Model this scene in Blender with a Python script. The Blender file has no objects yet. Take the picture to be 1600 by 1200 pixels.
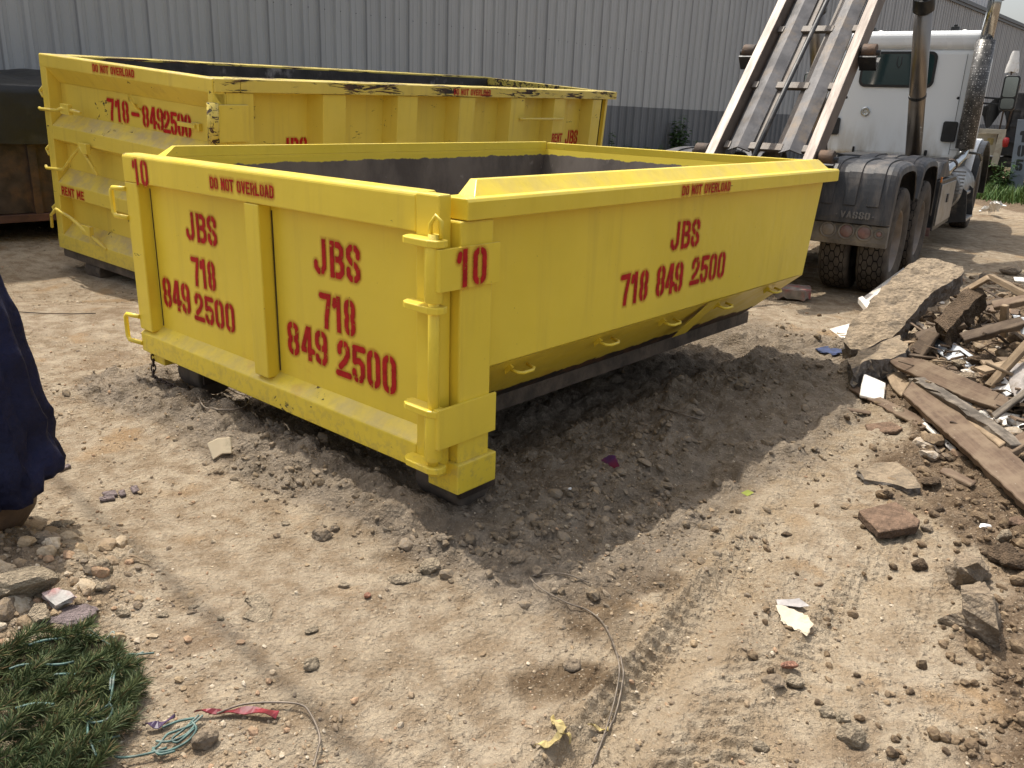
import bpy, bmesh, math, random
import numpy as np
from mathutils import Vector, Matrix
random.seed(7); RNG = np.random.default_rng(7)
S = bpy.context.scene
C = S.collection
R = math.radians
# ------------------------------------------------------------------ camera
CF, CP, CR, CH = 1305.92, .3188, .0409, 1.5611          # focal (px of 1600), pitch, roll, eye height
cF = np.array([0, math.cos(CP), -math.sin(CP)])
_r = np.array([1., 0, 0]); _u = np.array([0, math.sin(CP), math.cos(CP)])
cR = math.cos(CR)*_r + math.sin(CR)*_u
cU = -math.sin(CR)*_r + math.cos(CR)*_u
cam = bpy.data.cameras.new('camera'); co = bpy.data.objects.new('camera', cam); C.objects.link(co)
co.matrix_world = Matrix(((cR[0], cU[0], -cF[0], 0), (cR[1], cU[1], -cF[1], 0), (cR[2], cU[2], -cF[2], CH), (0, 0, 0, 1)))
cam.sensor_width = 36; cam.lens = 36*CF/1600; cam.clip_start = .05; cam.clip_end = 2000
S.camera = co
# ------------------------------------------------------------------ light
SUN = Vector((-.385, .44, 1.26)).normalized()
w = bpy.data.worlds.new('World'); S.world = w; w.use_nodes = True
nt = w.node_tree; bg = nt.nodes['Background']
sky = nt.nodes.new('ShaderNodeTexSky'); sky.sky_type = 'NISHITA'; sky.sun_disc = False
sky.sun_elevation = math.asin(SUN.z); sky.sun_rotation = math.atan2(SUN.x, SUN.y)
sky.dust_density = 5; sky.air_density = 1.2; sky.ozone_density = .6
hz = nt.nodes.new('ShaderNodeHueSaturation'); hz.inputs['Saturation'].default_value = .45   # hazy, milky sky
nt.links.new(sky.outputs[0], hz.inputs['Color']); nt.links.new(hz.outputs[0], bg.inputs[0]); bg.inputs[1].default_value = .15
sl = bpy.data.lights.new('sun', 'SUN'); sl.energy = 3.3; sl.angle = R(.55); sl.color = (1, .94, .84)
so = bpy.data.objects.new('sun', sl); C.objects.link(so); so.rotation_euler = SUN.to_track_quat('Z', 'Y').to_euler(); so.location = (0, 0, 30)
S.view_settings.view_transform = 'Standard'; S.view_settings.look = 'None'; S.view_settings.gamma = 1
S.view_settings.exposure = 0.47
# ------------------------------------------------------------------ noise + terrain
_PERM = RNG.permutation(4096); _VAL = RNG.random(4096)
def vnoise(x, y, seed=0):
    xi = np.floor(x).astype(np.int64); yi = np.floor(y).astype(np.int64)
    fx = x-xi; fy = y-yi; fx = fx*fx*(3-2*fx); fy = fy*fy*(3-2*fy)
    def h(a, b): return _VAL[_PERM[(_PERM[(a+seed*131) & 4095]+b) & 4095]]
    return (h(xi, yi)*(1-fx)+h(xi+1, yi)*fx)*(1-fy)+(h(xi, yi+1)*(1-fx)+h(xi+1, yi+1)*fx)*fy-.5
def fbm(x, y, f, n, seed=0, g=.5):
    a = 1.; o = 0.
    for i in range(n):
        cx, sx = math.cos(i*1.1+seed), math.sin(i*1.1+seed)
        o = o+a*vnoise((x*cx-y*sx)*f+i*17.3, (x*sx+y*cx)*f+i*5.1, seed+i); a *= g; f *= 2.03
    return o
def vor(x, y, f, seed=0):
    """distance to nearest feature point (cells), for lumpy clods"""
    x = x*f; y = y*f; xi = np.floor(x).astype(np.int64); yi = np.floor(y).astype(np.int64)
    d = np.full(np.shape(x), 9.); v = np.zeros(np.shape(x))
    for i in (-1, 0, 1):
        for j in (-1, 0, 1):
            a, b = xi+i, yi+j
            k = _PERM[(_PERM[(a+seed*57) & 4095]+b) & 4095]
            dd = (a+_VAL[k]-x)**2+(b+_VAL[(k*7+3) & 4095]-y)**2
            m = dd < d; d = np.where(m, dd, d); v = np.where(m, _VAL[(k*13+5) & 4095], v)
    return np.sqrt(d), v
def sst(a, b, x):
    t = np.clip((x-a)/(b-a), 0, 1); return t*t*(3-2*t)
D1O = np.array([-.2368, 2.9166]); D1Y = .7098
def d1loc(x, y):
    dx = x-D1O[0]; dy = y-D1O[1]
    return dx*math.cos(D1Y)-dy*math.sin(D1Y), dx*math.sin(D1Y)+dy*math.cos(D1Y)
def mudmask(x, y):
    X, Y = d1loc(x, y); n = fbm(x, y, 1.6, 3, 11)*.5
    dx = np.maximum(np.maximum(-2.5-X, X-.15), 0); dy = np.maximum(np.maximum((-.10-Y)*3.2, Y-3.6), 0)
    dx = np.where(X < -2.0, dx*3.5, dx)
    d = np.hypot(dx, dy)
    return 1-sst(.1, .95, d+n*.5+.1*np.minimum(X, 0))
def heap(x, y):
    """the rubble heap on the right"""
    xl = np.interp(y, [0, 1.6, 2.6, 3.3, 4.05, 4.75, 5.9, 6.6, 7.6, 8.6], [1.5, 1.6, 1.75, 2.15, 2.15, 2.1, 2.55, 3.6, 5.0, 7.5])
    d = x-xl+fbm(x, y, 1.3, 2, 21)*.25
    top = np.interp(y, [0, 2.2, 3.3, 4.5, 6, 7.6, 8.6], [.16, .18, .3, .45, .5, .35, .1])
    return top*sst(0, 1.25, d)*(1-.6*sst(2.5, 5, d)), sst(-.25, .35, d)
def soilmask(x, y):
    xl = np.interp(y, [0, 1.6, 2.2, 2.8, 3.6, 4.4, 5.2, 5.8, 6.4], [1.02, 1.2, 1.45, 1.8, 1.8, 2.0, 2.2, 2.6, 9.])
    return sst(-.18, .22, x-xl+fbm(x, y, 2.5, 3, 31)*.35)
def leftheap(x, y):
    d = np.hypot((x+2.05)/.95, (y-2.3)/.62)
    return 1-sst(.35, 1.05, d+fbm(x, y, 2, 2, 33)*.25)
RUTS = [(.40, 1.94, .56, .05), (1.62, 3.86, .56, .05), (.9, 2.02, .62, .045), (2.05, 5.3, .6, .05)]
def Ht(x, y, fine=True):
    x = np.asarray(x, float); y = np.asarray(y, float)
    r = np.hypot(x, y)
    h = fbm(x, y, .35, 3, 1)*.05+fbm(x, y, 1.7, 3, 2)*.022
    m = mudmask(x, y); hp, hm = heap(x, y); lm = leftheap(x, y); sm = soilmask(x, y)
    h = h+hp+lm*.09+sm*.02
    X, Y = d1loc(x, y)
    # ploughed-up ridges beside and in front of the low dumpster
    h = h+m*(.008+fbm(x, y, 3.2, 4, 5)*.042)
    h = h+.03*np.exp(-((X-.10-.1*np.sin(Y*2.1))/.13)**2)*sst(.55, .9, Y)*(1-sst(1.8, 2.6, Y))
    h = h+.06*np.exp(-((Y+.02)/.12)**2)*sst(-2.3, -1.9, X)*(1-sst(-.15, .1, X))
    h = h-.035*np.exp(-((X-.42)/.14)**2)*sst(.2, .5, Y)*(1-sst(1.6, 2.2, Y))*m
    # the ground dips under the gate of the tall dumpster
    h = h-.14*np.exp(-(np.maximum(np.hypot((x+3.6)/1.3, (y-7.7)/1.0)-.6, 0)/.5)**2)
    h = h-.10*sst(.35, .05, np.maximum(np.abs(X+1.25)-.95, np.abs(Y-1.9)-1.5))*(X < -.3)
    # wheel ruts with tread prints
    for (x0, y0, yw, dep) in RUTS:
        u = (x-x0)*math.cos(yw)-(y-y0)*math.sin(yw); v = (x-x0)*math.sin(yw)+(y-y0)*math.cos(yw)
        u = u+fbm(v, v*0+3, .8, 2, 41)*.10
        on = (1-sst(2.6, 4.2, np.abs(v)))*(1-m)*(1-hm)*(.35+.65*sst(-.1, .15, fbm(x, y, .9, 2, 44)))
        on = on*.55; h = h-on*dep*.55*(np.exp(-((u)/.085)**2)) + on*dep*.75*np.exp(-((u+.10)/.045)**2)*sst(-.125, -.10, u)+on*dep*.25*np.exp(-((u+.15)/.05)**2)+on*dep*.3*np.exp(-((u-.14)/.04)**2)
        if fine:
            tr = np.sin((v+np.abs(u)*.8)*2*math.pi/.055); h = h+on*.009*tr*np.exp(-(u/.12)**4)
            u2 = u-.22; h = h+on*.008*np.sin((v-u2*1.1)*2*math.pi/.06)*np.exp(-(u2/.1)**4)*sst(-.05, .2, fbm(x, y, 2.1, 2, 47))
    if fine:
        near = 1-sst(9, 16, r)
        d, v = vor(x, y, 14, 3); d2, v2 = vor(x+.3, y, 30, 4); d3, v3 = vor(x, y+.7, 7, 5)
        rough = np.clip(m*1.15+hm*.7+lm*.9+sm*.8, 0, 1.25)
        patch = sst(-.12, .3, fbm(x, y, 1.1, 3, 51))
        h = h+near*(rough*(.034*np.maximum(0, .62-d3)*(v3 > .45)*1.8+.026*np.maximum(0, .6-d)*(v > .3)+.013*np.maximum(0, .6-d2))
                    +(.35+.65*patch)*(.010*np.maximum(0, .55-d)*(v > .6)+.007*np.maximum(0, .55-d2)*(v2 > .45))
                    +(.4+.6*patch)*fbm(x, y, 9, 5, 6, .58)*.022)
        # shoe/boot prints, shallow scallops
        h = h+near*.0022*np.sin((x*1.1-y*.6)*2*math.pi/.04+4*fbm(x, y, 2.2, 2, 61))*sst(.12, .28, fbm(x, y, 1.4, 2, 63))*(1-rough.clip(0, 1))
    return h
def ht(x, y): return float(Ht(np.array([x]), np.array([y]))[0])
def ray(px, py):
    d = cF+(px-800)/CF*cR-(py-600)/CF*cU
    return d
def at(px, py, z):
    """the point at height z seen at photo position px, py"""
    d = ray(px, py); t = (z-CH)/d[2]; return Vector((t*d[0], t*d[1], z))
def on(px, py, dz=0.):
    """the point dz above the terrain seen at photo position px, py"""
    d = ray(px, py); t = np.arange(1.2, 30, .01)
    g = CH+t*d[2]-Ht(t*d[0], t*d[1], False)-dz
    i = int(np.argmax(g < 0)); t0 = t[i]
    return Vector((t0*d[0], t0*d[1], CH+t0*d[2]))
# ------------------------------------------------------------------ mesh builder
class MB:
    def __init__(s): s.v = []; s.f = []; s.sm = []
    def add(s, vs, fs, smooth=False):
        b = len(s.v); s.v += [tuple(p) for p in vs]; s.f += [tuple(b+i for i in f) for f in fs]; s.sm += [smooth]*len(fs); return s
    def box(s, x0, x1, y0, y1, z0, z1, M=None):
        vs = [(x, y, z) for z in (z0, z1) for y in (y0, y1) for x in (x0, x1)]
        if M is not None: vs = [M @ Vector(p) for p in vs]
        return s.add(vs, [(0, 2, 3, 1), (4, 5, 7, 6), (0, 1, 5, 4), (2, 6, 7, 3), (0, 4, 6, 2), (1, 3, 7, 5)])
    def prism(s, prof, axis, a, b, smooth=False):
        """extrude a closed 2-D profile along an axis ('x': profile is (y,z); 'y': (x,z); 'z': (x,y))"""
        def P(p, t): return {'x': (t, p[0], p[1]), 'y': (p[0], t, p[1]), 'z': (p[0], p[1], t)}[axis]
        n = len(prof); vs = [P(p, a) for p in prof]+[P(p, b) for p in prof]
        fs = [(i, (i+1) % n, n+(i+1) % n, n+i) for i in range(n)]
        s.add(vs, fs, smooth); s.add(vs, [tuple(range(n))[::-1], tuple(range(n, 2*n))]); return s
    def tube(s, pts, r, n=8, cap=True, smooth=True):
        pts = [Vector(p) for p in pts]; rs = r if isinstance(r, (list, tuple)) else [r]*len(pts)
        vs = []; up = Vector((0, 0, 1)); prev = None
        for i, p in enumerate(pts):
            t = (pts[min(i+1, len(pts)-1)]-pts[max(i-1, 0)])
            if t.length < 1e-9: t = Vector((0, 0, 1))
            t.normalize()
            if prev is None:
                a = t.cross(up if abs(t.z) < .9 else Vector((1, 0, 0))).normalized()
            else:
                a = (prev-t*prev.dot(t))
                a = a.normalized() if a.length > 1e-6 else t.orthogonal().normalized()
            prev = a; b = t.cross(a)
            for k in range(n):
                q = 2*math.pi*k/n; vs.append(p+(a*math.cos(q)+b*math.sin(q))*rs[i])
        m = len(pts); fs = [(i*n+k, i*n+(k+1) % n, (i+1)*n+(k+1) % n, (i+1)*n+k) for i in range(m-1) for k in range(n)]
        s.add(vs, fs, smooth)
        if cap: s.add(vs[:n], [tuple(range(n))[::-1]]); s.add(vs[-n:], [tuple(range(n))])
        return s
    def lathe(s, prof, M=None, n=32, smooth=True, a0=0, a1=2*math.pi):
        """prof: (r, h) pairs about local Z"""
        full = abs(a1-a0-2*math.pi) < 1e-6; k = n if full else n+1
        vs = []
        for r, h in prof:
            for i in range(k):
                q = a0+(a1-a0)*i/n; vs.append(Vector((r*math.cos(q), r*math.sin(q), h)))
        if M is not None: vs = [M @ p for p in vs]
        fs = []
        for j in range(len(prof)-1):
            for i in range(n):
                i2 = (i+1) % k; fs.append((j*k+i, j*k+i2, (j+1)*k+i2, (j+1)*k+i))
        return s.add(vs, fs, smooth)
    def build(s, name, mat, parent=None, bevel=0, seg=2, fixn=True):
        me = bpy.data.meshes.new(name); me.from_pydata(s.v, [], s.f)
        me.polygons.foreach_set('use_smooth', s.sm); me.update()
        if fixn:
            bm = bmesh.new(); bm.from_mesh(me); bmesh.ops.remove_doubles(bm, verts=bm.verts, dist=1e-6)
            bmesh.ops.recalc_face_normals(bm, faces=bm.faces); bm.to_mesh(me); bm.free()
        o = bpy.data.objects.new(name, me); C.objects.link(o)
        if mat: me.materials.append(mat)
        if parent: o.parent = parent
        if bevel:
            b = o.modifiers.new('bevel', 'BEVEL'); b.width = bevel; b.segments = seg; b.limit_method = 'ANGLE'; b.angle_limit = R(35)
        return o
def fast_mesh(name, V, Fq, mat, parent=None, smooth=False, attrs=None):
    """V (n,3), Fq (m,k) numpy arrays"""
    me = bpy.data.meshes.new(name); n, k = Fq.shape
    me.vertices.add(len(V)); me.vertices.foreach_set('co', np.ascontiguousarray(V, np.float32).ravel())
    me.loops.add(n*k); me.loops.foreach_set('vertex_index', np.ascontiguousarray(Fq, np.int32).ravel())
    me.polygons.add(n); me.polygons.foreach_set('loop_start', np.arange(0, n*k, k, dtype=np.int32))
    me.polygons.foreach_set('use_smooth', np.full(n, smooth)); me.update(calc_edges=True); me.validate()
    for nm_, a in (attrs or {}).items():
        at_ = me.attributes.new(nm_, 'FLOAT', 'POINT'); at_.data.foreach_set('value', np.ascontiguousarray(a, np.float32))
    if mat: me.materials.append(mat)
    o = bpy.data.objects.new(name, me); C.objects.link(o)
    if parent: o.parent = parent
    return o
def empty(name, label, cat, group=None):
    o = bpy.data.objects.new(name, None); C.objects.link(o); o.empty_display_size = .1
    return tag(o, label, cat, group)
def tag(o, label=None, cat=None, group=None, kind=None):
    if label: o['label'] = label
    if cat: o['category'] = cat
    if group: o['group'] = group
    if kind: o['kind'] = kind
    return o
def copy_tree(o, parent=None):
    kids = list(o.children); c = o.copy(); C.objects.link(c)
    if parent: c.parent = parent
    for k in kids: copy_tree(k, c)
    return c
# ------------------------------------------------------------------ materials
class NT:
    def __init__(s, name):
        s.m = bpy.data.materials.new(name); s.m.use_nodes = True; s.t = s.m.node_tree; s.n = s.t.nodes
        s.b = s.n['Principled BSDF']; s.out = s.n['Material Output']
    def node(s, typ, **kw):
        n = s.n.new('ShaderNode'+typ)
        for k, v in kw.items():
            if k.startswith('_'): setattr(n, k[1:], v)
            else: s.set(n.inputs[k.replace('__', ' ')], v)
        return n
    def set(s, inp, v):
        if hasattr(v, 'is_linked') or isinstance(v, bpy.types.NodeSocket): s.t.links.new(v, inp)
        else:
            if inp.type == 'RGBA' and len(v) == 3: v = (*v, 1)
            inp.default_value = v
    def co(s, kind='Object'): return s.node('TexCoord').outputs[kind]
    def mapc(s, vec, scale=(1, 1, 1), rot=(0, 0, 0)):
        n = s.node('Mapping'); s.set(n.inputs['Vector'], vec); n.inputs['Scale'].default_value = scale; n.inputs['Rotation'].default_value = rot; return n.outputs[0]
    def noise(s, vec, scale, detail=4, rough=.55, dist=0):
        n = s.node('TexNoise', Scale=scale, Detail=detail, Roughness=rough, Distortion=dist); s.set(n.inputs['Vector'], vec); return n.outputs['Fac']
    def vor(s, vec, scale, feat='F1', rnd=1):
        n = s.node('TexVoronoi', _feature=feat); n.inputs['Scale'].default_value = scale; n.inputs['Randomness'].default_value = rnd; s.set(n.inputs['Vector'], vec); return n
    def ramp(s, f, a, b, lo=0., hi=1.):
        n = s.node('MapRange', _interpolation_type='SMOOTHSTEP'); s.set(n.inputs['Value'], f)
        n.inputs['From Min'].default_value = a; n.inputs['From Max'].default_value = b; n.inputs['To Min'].default_value = lo; n.inputs['To Max'].default_value = hi; return n.outputs[0]
    def math(s, op, a, b=0.):
        n = s.node('Math', _operation=op); s.set(n.inputs[0], a); s.set(n.inputs[1], b); return n.outputs[0]
    def mix(s, f, a, b, typ='MIX'):
        n = s.node('Mix', _data_type='RGBA', _blend_type=typ); s.set(n.inputs[0], f); s.set(n.inputs[6], a); s.set(n.inputs[7], b); return n.outputs[2]
    def xyz(s, vec):
        n = s.node('SeparateXYZ'); s.set(n.inputs[0], vec); return n.outputs
    def bump(s, h, dist=.005, strength=1.):
        n = s.node('Bump'); n.inputs['Distance'].default_value = dist; n.inputs['Strength'].default_value = strength; s.set(n.inputs['Height'], h)
        s.t.links.new(n.outputs[0], s.b.inputs['Normal']); return n
    def fin(s, col=None, rough=None, metal=None, spec=None):
        if col is not None: s.set(s.b.inputs['Base Color'], col)
        if rough is not None: s.set(s.b.inputs['Roughness'], rough)
        if metal is not None: s.set(s.b.inputs['Metallic'], metal)
        if spec is not None: s.set(s.b.inputs['Specular IOR Level'], spec)
        return s.m
def simple(name, col, rough=.6, metal=0, var=.25, scale=8, dirt=None, dirtamt=.4, bump=0, bscale=40, spec=.5):
    t = NT(name); c = t.co(); n = t.noise(c, scale, 5)
    lo = tuple(max(0, x*(1-var)) for x in col); hi = tuple(min(1, x*(1+var)) for x in col)
    k = t.mix(t.ramp(n, .3, .7), lo, hi)
    if dirt: k = t.mix(t.ramp(t.noise(c, scale*.6, 7, .65), .62-dirtamt*.4, .8-dirtamt*.2), k, dirt)
    if bump: t.bump(t.noise(c, bscale, 5), bump)
    return t.fin(k, t.ramp(n, .2, .8, max(0, rough-.08), min(1, rough+.08)), metal, spec)
YEL = (.83, .63, .055); RUSTC = (.10, .045, .022); PRIMER = (.022, .019, .016)
def yellow(name, chips=.0, peel=None, dust=.25, streak=.3, base=YEL, csc=(1, .35, 1.2)):
    t = NT(name); c = t.co(); n = t.noise(c, 1.3, 4); n2 = t.noise(t.mapc(c, (9, 9, .7)), 1.2, 5, .6)
    k = t.mix(t.ramp(n, .3, .7), tuple(x*.90 for x in base), base)
    k = t.mix(t.math('MULTIPLY', t.ramp(n2, .5, .75), streak), k, tuple(x*y for x, y in zip(base, (.70, .66, .9))))
    nz = t.node('NewGeometry').outputs['Normal']; up = t.xyz(nz)[2]
    du = t.math('MULTIPLY', t.ramp(up, .2, .8), t.ramp(t.noise(c, 6, 6, .65), .35, .7, 0, dust*1.6))
    k = t.mix(du, k, (.42, .33, .2))
    k = t.mix(t.math('MULTIPLY', t.ramp(t.noise(t.mapc(c, (1, 1, 1.6)), 2.7, 6, .65), .60, .72, 0, .30), t.ramp(t.xyz(c)[2], .45, .1)), k, (.55, .20, .035))
    sl_ = t.noise(t.mapc(c, (2, 2, 40), (0, .35, .2)), 2.2, 6, .7); k = t.mix(t.math('MULTIPLY', t.ramp(sl_, .66, .70, 0, .35), t.ramp(t.noise(c, 1.9, 3), .5, .6)), k, (.50, .40, .12))
    sp = t.noise(c, 46, 3, .6); k = t.mix(t.ramp(sp, .735, .76, 0, .8), k, (.2, .12, .03))
    rough = t.ramp(t.noise(c, 5, 5), .3, .7, .30, .46)
    mask = None
    if chips:
        a = t.noise(t.mapc(c, csc), 9, 9, .72, .6); b = t.noise(c, 2.2, 3)
        th = t.math('ADD', a, t.math('MULTIPLY', t.math('SUBTRACT', b, .5), .45))
        mask = t.ramp(th, .70-chips*.22, .715-chips*.22)
    if peel:
        z = t.xyz(c)[2]; e = t.math('ADD', z, t.math('MULTIPLY', t.math('SUBTRACT', t.noise(t.mapc(c, (1, 1, 1)), 5.5, 6, .6), .5), peel[1]))
        pm = t.ramp(e, peel[0], peel[0]-.012); mask = pm if mask is None else t.math('MAXIMUM', mask, pm)
    mz = t.math('MULTIPLY', t.ramp(t.xyz(c)[2], .22, -.02), t.ramp(t.noise(c, 22, 8, .72), .48, .6)); k = t.mix(t.math('MULTIPLY', mz, .28), k, (.22, .165, .11))
    hgt = t.math('ADD', t.math('MULTIPLY', t.noise(c, 28, 5, .6), .5), t.math('MULTIPLY', t.noise(c, 2.6, 3), 5.))
    if mask is not None:
        k = t.mix(mask, k, t.mix(t.ramp(t.noise(c, 12, 6), .4, .65), PRIMER, RUSTC)); rough = t.math('ADD', rough, t.math('MULTIPLY', mask, .4))
        hgt = t.math('SUBTRACT', hgt, t.math('MULTIPLY', mask, .6))
    t.bump(hgt, .0022)
    return t.fin(k, rough, 0, .45)
M = {}
M['yellow'] = yellow('fresh yellow paint')
M['yellow_peel'] = yellow('yellow paint peeling off primer', .05, (.135, .12))
M['yellow_low'] = yellow('yellow paint with chipped lower edge', .12)
M['yellow_old'] = yellow('worn yellow paint', .13, None, .5, .5, (.75, .575, .085))
M['yellow_worn'] = yellow('scraped yellow paint', .74, None, .3, .5, (.70, .55, .11), (2.4, .22, 2.6))
M['yellow_rim'] = yellow('yellow rim paint lightly scuffed', .04, None, .2, .2)
def interior():
    t = NT('grimy brown inside of a dumpster'); c = t.co(); n = t.noise(t.mapc(c, (1, 1, .5)), 3, 8, .65); z = t.xyz(c)[2]
    k = t.mix(t.ramp(n, .35, .65), (.085, .068, .057), (.17, .14, .115))
    k = t.mix(t.ramp(t.noise(c, 9, 7, .7), .6, .72, 0, .7), k, (.30, .26, .225))
    e = t.math('ADD', z, t.math('MULTIPLY', t.math('SUBTRACT', t.noise(t.mapc(c, (1, 1, .4)), 9, 6, .65), .5), .05))
    k = t.mix(t.ramp(e, 1.008, 1.015), k, tuple(x*.9 for x in YEL))
    t.bump(n, .004); return t.fin(k, .75)
M['inside'] = interior()
M['inside_dark'] = simple('scratched black inside of the tall dumpster', (.035, .031, .03), .6, 0, .5, 5, (.33, .31, .3), .12, .004)
M['rusty_dark'] = simple('dark rusty steel', (.055, .038, .028), .7, .2, .5, 6, (.13, .07, .035), .4, .004)
M['mud_steel'] = simple('muddy steel roller', (.085, .066, .05), .8, 0, .4, 9, (.16, .12, .085), .4, .004)
M['black_steel'] = simple('black painted steel', (.018, .018, .019), .5, 0, .4, 8, (.12, .1, .08), .3, .002)
M['chain'] = simple('rusty chain', (.05, .035, .028), .6, .5, .4, 60)
def letter():
    t = NT('sprayed red stencil paint'); c = t.co(); a = t.node('Attribute', _attribute_name='sd').outputs['Fac']
    d = t.math('ADD', a, t.math('MULTIPLY', t.math('SUBTRACT', t.noise(c, 90, 5, .65), .5), .006))
    core = t.ramp(d, .0015, -.0015); fuzz = t.ramp(a, .018, -.002, 0, .46)
    fz = t.math('MULTIPLY', fuzz, t.ramp(t.noise(c, 260, 2), .3, .7, .4, 1.))
    al = t.math('MAXIMUM', core, fz)
    wear = t.ramp(t.noise(c, 24, 8, .72), .33, .42, .25, 1.)
    k = t.mix(t.ramp(t.noise(c, 25, 4), .3, .7), (.34, .009, .010), (.48, .018, .016))
    t.b.inputs['Roughness'].default_value = .65; t.b.inputs['Specular IOR Level'].default_value = .2; t.set(t.b.inputs['Alpha'], t.math('MULTIPLY', al, wear)); return t.fin(k)
M['letter'] = letter()
def letter_plain(name, col):
    t = NT(name); a = t.node('Attribute', _attribute_name='sd').outputs['Fac']; t.set(t.b.inputs['Alpha'], t.ramp(a, .0015, -.0015)); return t.fin(col, .6)
def wallmat():
    t = NT('grey metal siding with darker band'); c = t.co(); z = t.xyz(c)[2]
    n = t.noise(t.mapc(c, (.5, .5, .12)), 3, 5, .6); st = t.noise(t.mapc(c, (14, 14, .25)), 1.5, 4, .6)
    lt = t.mix(t.ramp(n, .3, .7), (.375, .38, .382), (.43, .435, .435)); lt = t.mix(t.ramp(st, .5, .75, 0, .35), lt, (.33, .335, .34))
    pn = t.node('TexWhiteNoise', _noise_dimensions='1D'); t.set(pn.inputs['W'], t.math('FLOOR', t.math('DIVIDE', t.xyz(c)[0], .915))); lt = t.mix(t.ramp(pn.outputs['Value'], 0, 1, 0, .16), lt, (.25, .255, .26))
    fr = t.math('FRACT', t.math('DIVIDE', t.math('ADD', t.xyz(c)[0], .10), .915)); lt = t.mix(t.ramp(fr, .026, .018, 0, .5), lt, (.12, .12, .125))
    rs = t.noise(t.mapc(c, (5, 5, .35)), 1.1, 6, .7); lt = t.mix(t.ramp(rs, .62, .74, 0, .4), lt, (.24, .225, .20))
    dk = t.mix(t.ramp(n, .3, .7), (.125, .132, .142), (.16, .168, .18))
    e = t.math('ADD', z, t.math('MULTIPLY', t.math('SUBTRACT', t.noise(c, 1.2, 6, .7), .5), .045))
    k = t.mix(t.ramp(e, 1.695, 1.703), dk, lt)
    sc = t.math('MULTIPLY', t.ramp(t.noise(t.mapc(c, (1, 1, 8)), 3, 5), .66, .7), t.math('MULTIPLY', t.ramp(z, 1.62, 1.68), t.ramp(z, 1.78, 1.72)))
    k = t.mix(sc, k, (.5, .5, .48)); k = t.mix(t.ramp(z, .5, 0, 0, .5), k, (.14, .12, .09))
    return t.fin(k, .42, 0, .4)
M['wall'] = wallmat()
M['trim'] = simple('dark grey eave trim', (.09, .095, .105), .45)
M['pale_wall'] = simple('pale metal siding', (.50, .53, .57), .5, 0, .06, 1)
def concrete(name, top, side, sc=6):
    t = NT(name); c = t.co(); n = t.noise(c, sc, 8, .68); v = t.vor(c, sc*6).outputs['Distance']
    up = t.xyz(t.node('NewGeometry').outputs['Normal'])[2]
    k = t.mix(t.ramp(n, .35, .65), tuple(x*.75 for x in side), tuple(x*1.25 for x in side))
    k = t.mix(t.ramp(v, .12, .3, .6, 0), k, tuple(x*1.5 for x in side))
    d = t.mix(t.ramp(t.noise(c, sc*2, 7, .65), .35, .65), tuple(x*.72 for x in top), tuple(x*1.2 for x in top))
    k = t.mix(t.math('MULTIPLY', t.ramp(up, .35, .7), t.ramp(n, .3, .5, .6, 1)), k, d)
    t.bump(t.math('ADD', t.noise(c, sc*5, 8, .7), t.math('MULTIPLY', v, -.5)), .022); return t.fin(k, .9, 0, .2)
M['slab'] = concrete('dirt covered broken concrete', (.30, .235, .162), (.18, .16, .14))
M['rock'] = concrete('grey brown rock', (.32, .25, .175), (.25, .205, .155), 12)
M['rock_pale'] = concrete('pale dusty stone', (.42, .34, .24), (.30, .25, .18), 20)
M['rock_dark'] = concrete('dark earth clod', (.15, .105, .068), (.10, .073, .05), 18)
M['rock_pink'] = concrete('mauve stone', (.27, .215, .21), (.22, .18, .175), 16)
M['brick'] = concrete('pink brick fragment', (.42, .22, .15), (.36, .17, .11), 20)
M['tile'] = concrete('brown clay tile', (.235, .155, .105), (.12, .082, .058), 10)
def wood(name, a, b, dirt, sc=1.):
    t = NT(name); c = t.co('Object'); g = t.noise(t.mapc(c, (2.2*sc, 34*sc, 34*sc)), 1.2, 7, .65, .4); n = t.noise(c, 7, 7, .65)
    k = t.mix(t.ramp(g, .3, .7), a, b); k = t.mix(t.ramp(n, .40, .66, 0, .85), k, dirt)
    k = t.mix(t.ramp(t.noise(c, 55, 3), .7, .74, 0, .6), k, (.45, .4, .33))
    t.bump(t.math('ADD', g, t.math('MULTIPLY', n, .5)), .003); return t.fin(k, .82, 0, .25)
M['wood_brown'] = wood('muddy brown plank', (.095, .062, .042), (.17, .118, .08), (.20, .148, .10))
M['wood_grey'] = wood('weathered grey timber', (.10, .085, .07), (.25, .21, .165), (.06, .05, .04))
M['wood_light'] = wood('pale batten', (.24, .175, .11), (.36, .27, .18), (.17, .125, .08))
M['wood_dark'] = wood('dark rotten wood', (.045, .032, .022), (.10, .07, .048), (.13, .095, .065))
M['white_board'] = simple('dirty white board', (.70, .66, .60), .6, 0, .08, 5, (.35, .26, .17), .28, .002)
M['grey_panel'] = simple('pale blue grey panel', (.50, .53, .57), .5, 0, .06, 5, (.25, .2, .15), .15)
M['plastic_white'] = simple('white plastic scrap', (.78, .77, .74), .45, 0, .06, 12, (.45, .36, .25), .2, .003, 25)
M['plastic_grey'] = simple('grey crumpled plastic', (.36, .33, .31), .4, 0, .25, 14, (.2, .16, .12), .3, .006, 25)
M['black_sheet'] = simple('black tarpaulin', (.007, .0075, .008), .55, 0, .5, 4, (.03, .03, .03), .2, .01, 9)
M['blue_tarp'] = simple('navy blue fabric cover', (.013, .015, .043), .75, 0, .3, 5, None, 0, .022, 16, .2)
M['drum'] = simple('rusty brown drum', (.075, .05, .032), .7, .1, .5, 7, (.16, .10, .06), .4, .004)
M['blue_rag'] = simple('dark blue rag', (.03, .045, .11), .8, 0, .4, 30)
M['red_scrap'] = simple('crimson strip', (.17, .012, .02), .5, 0, .4, 25, (.12, .02, .04), .3)
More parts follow.
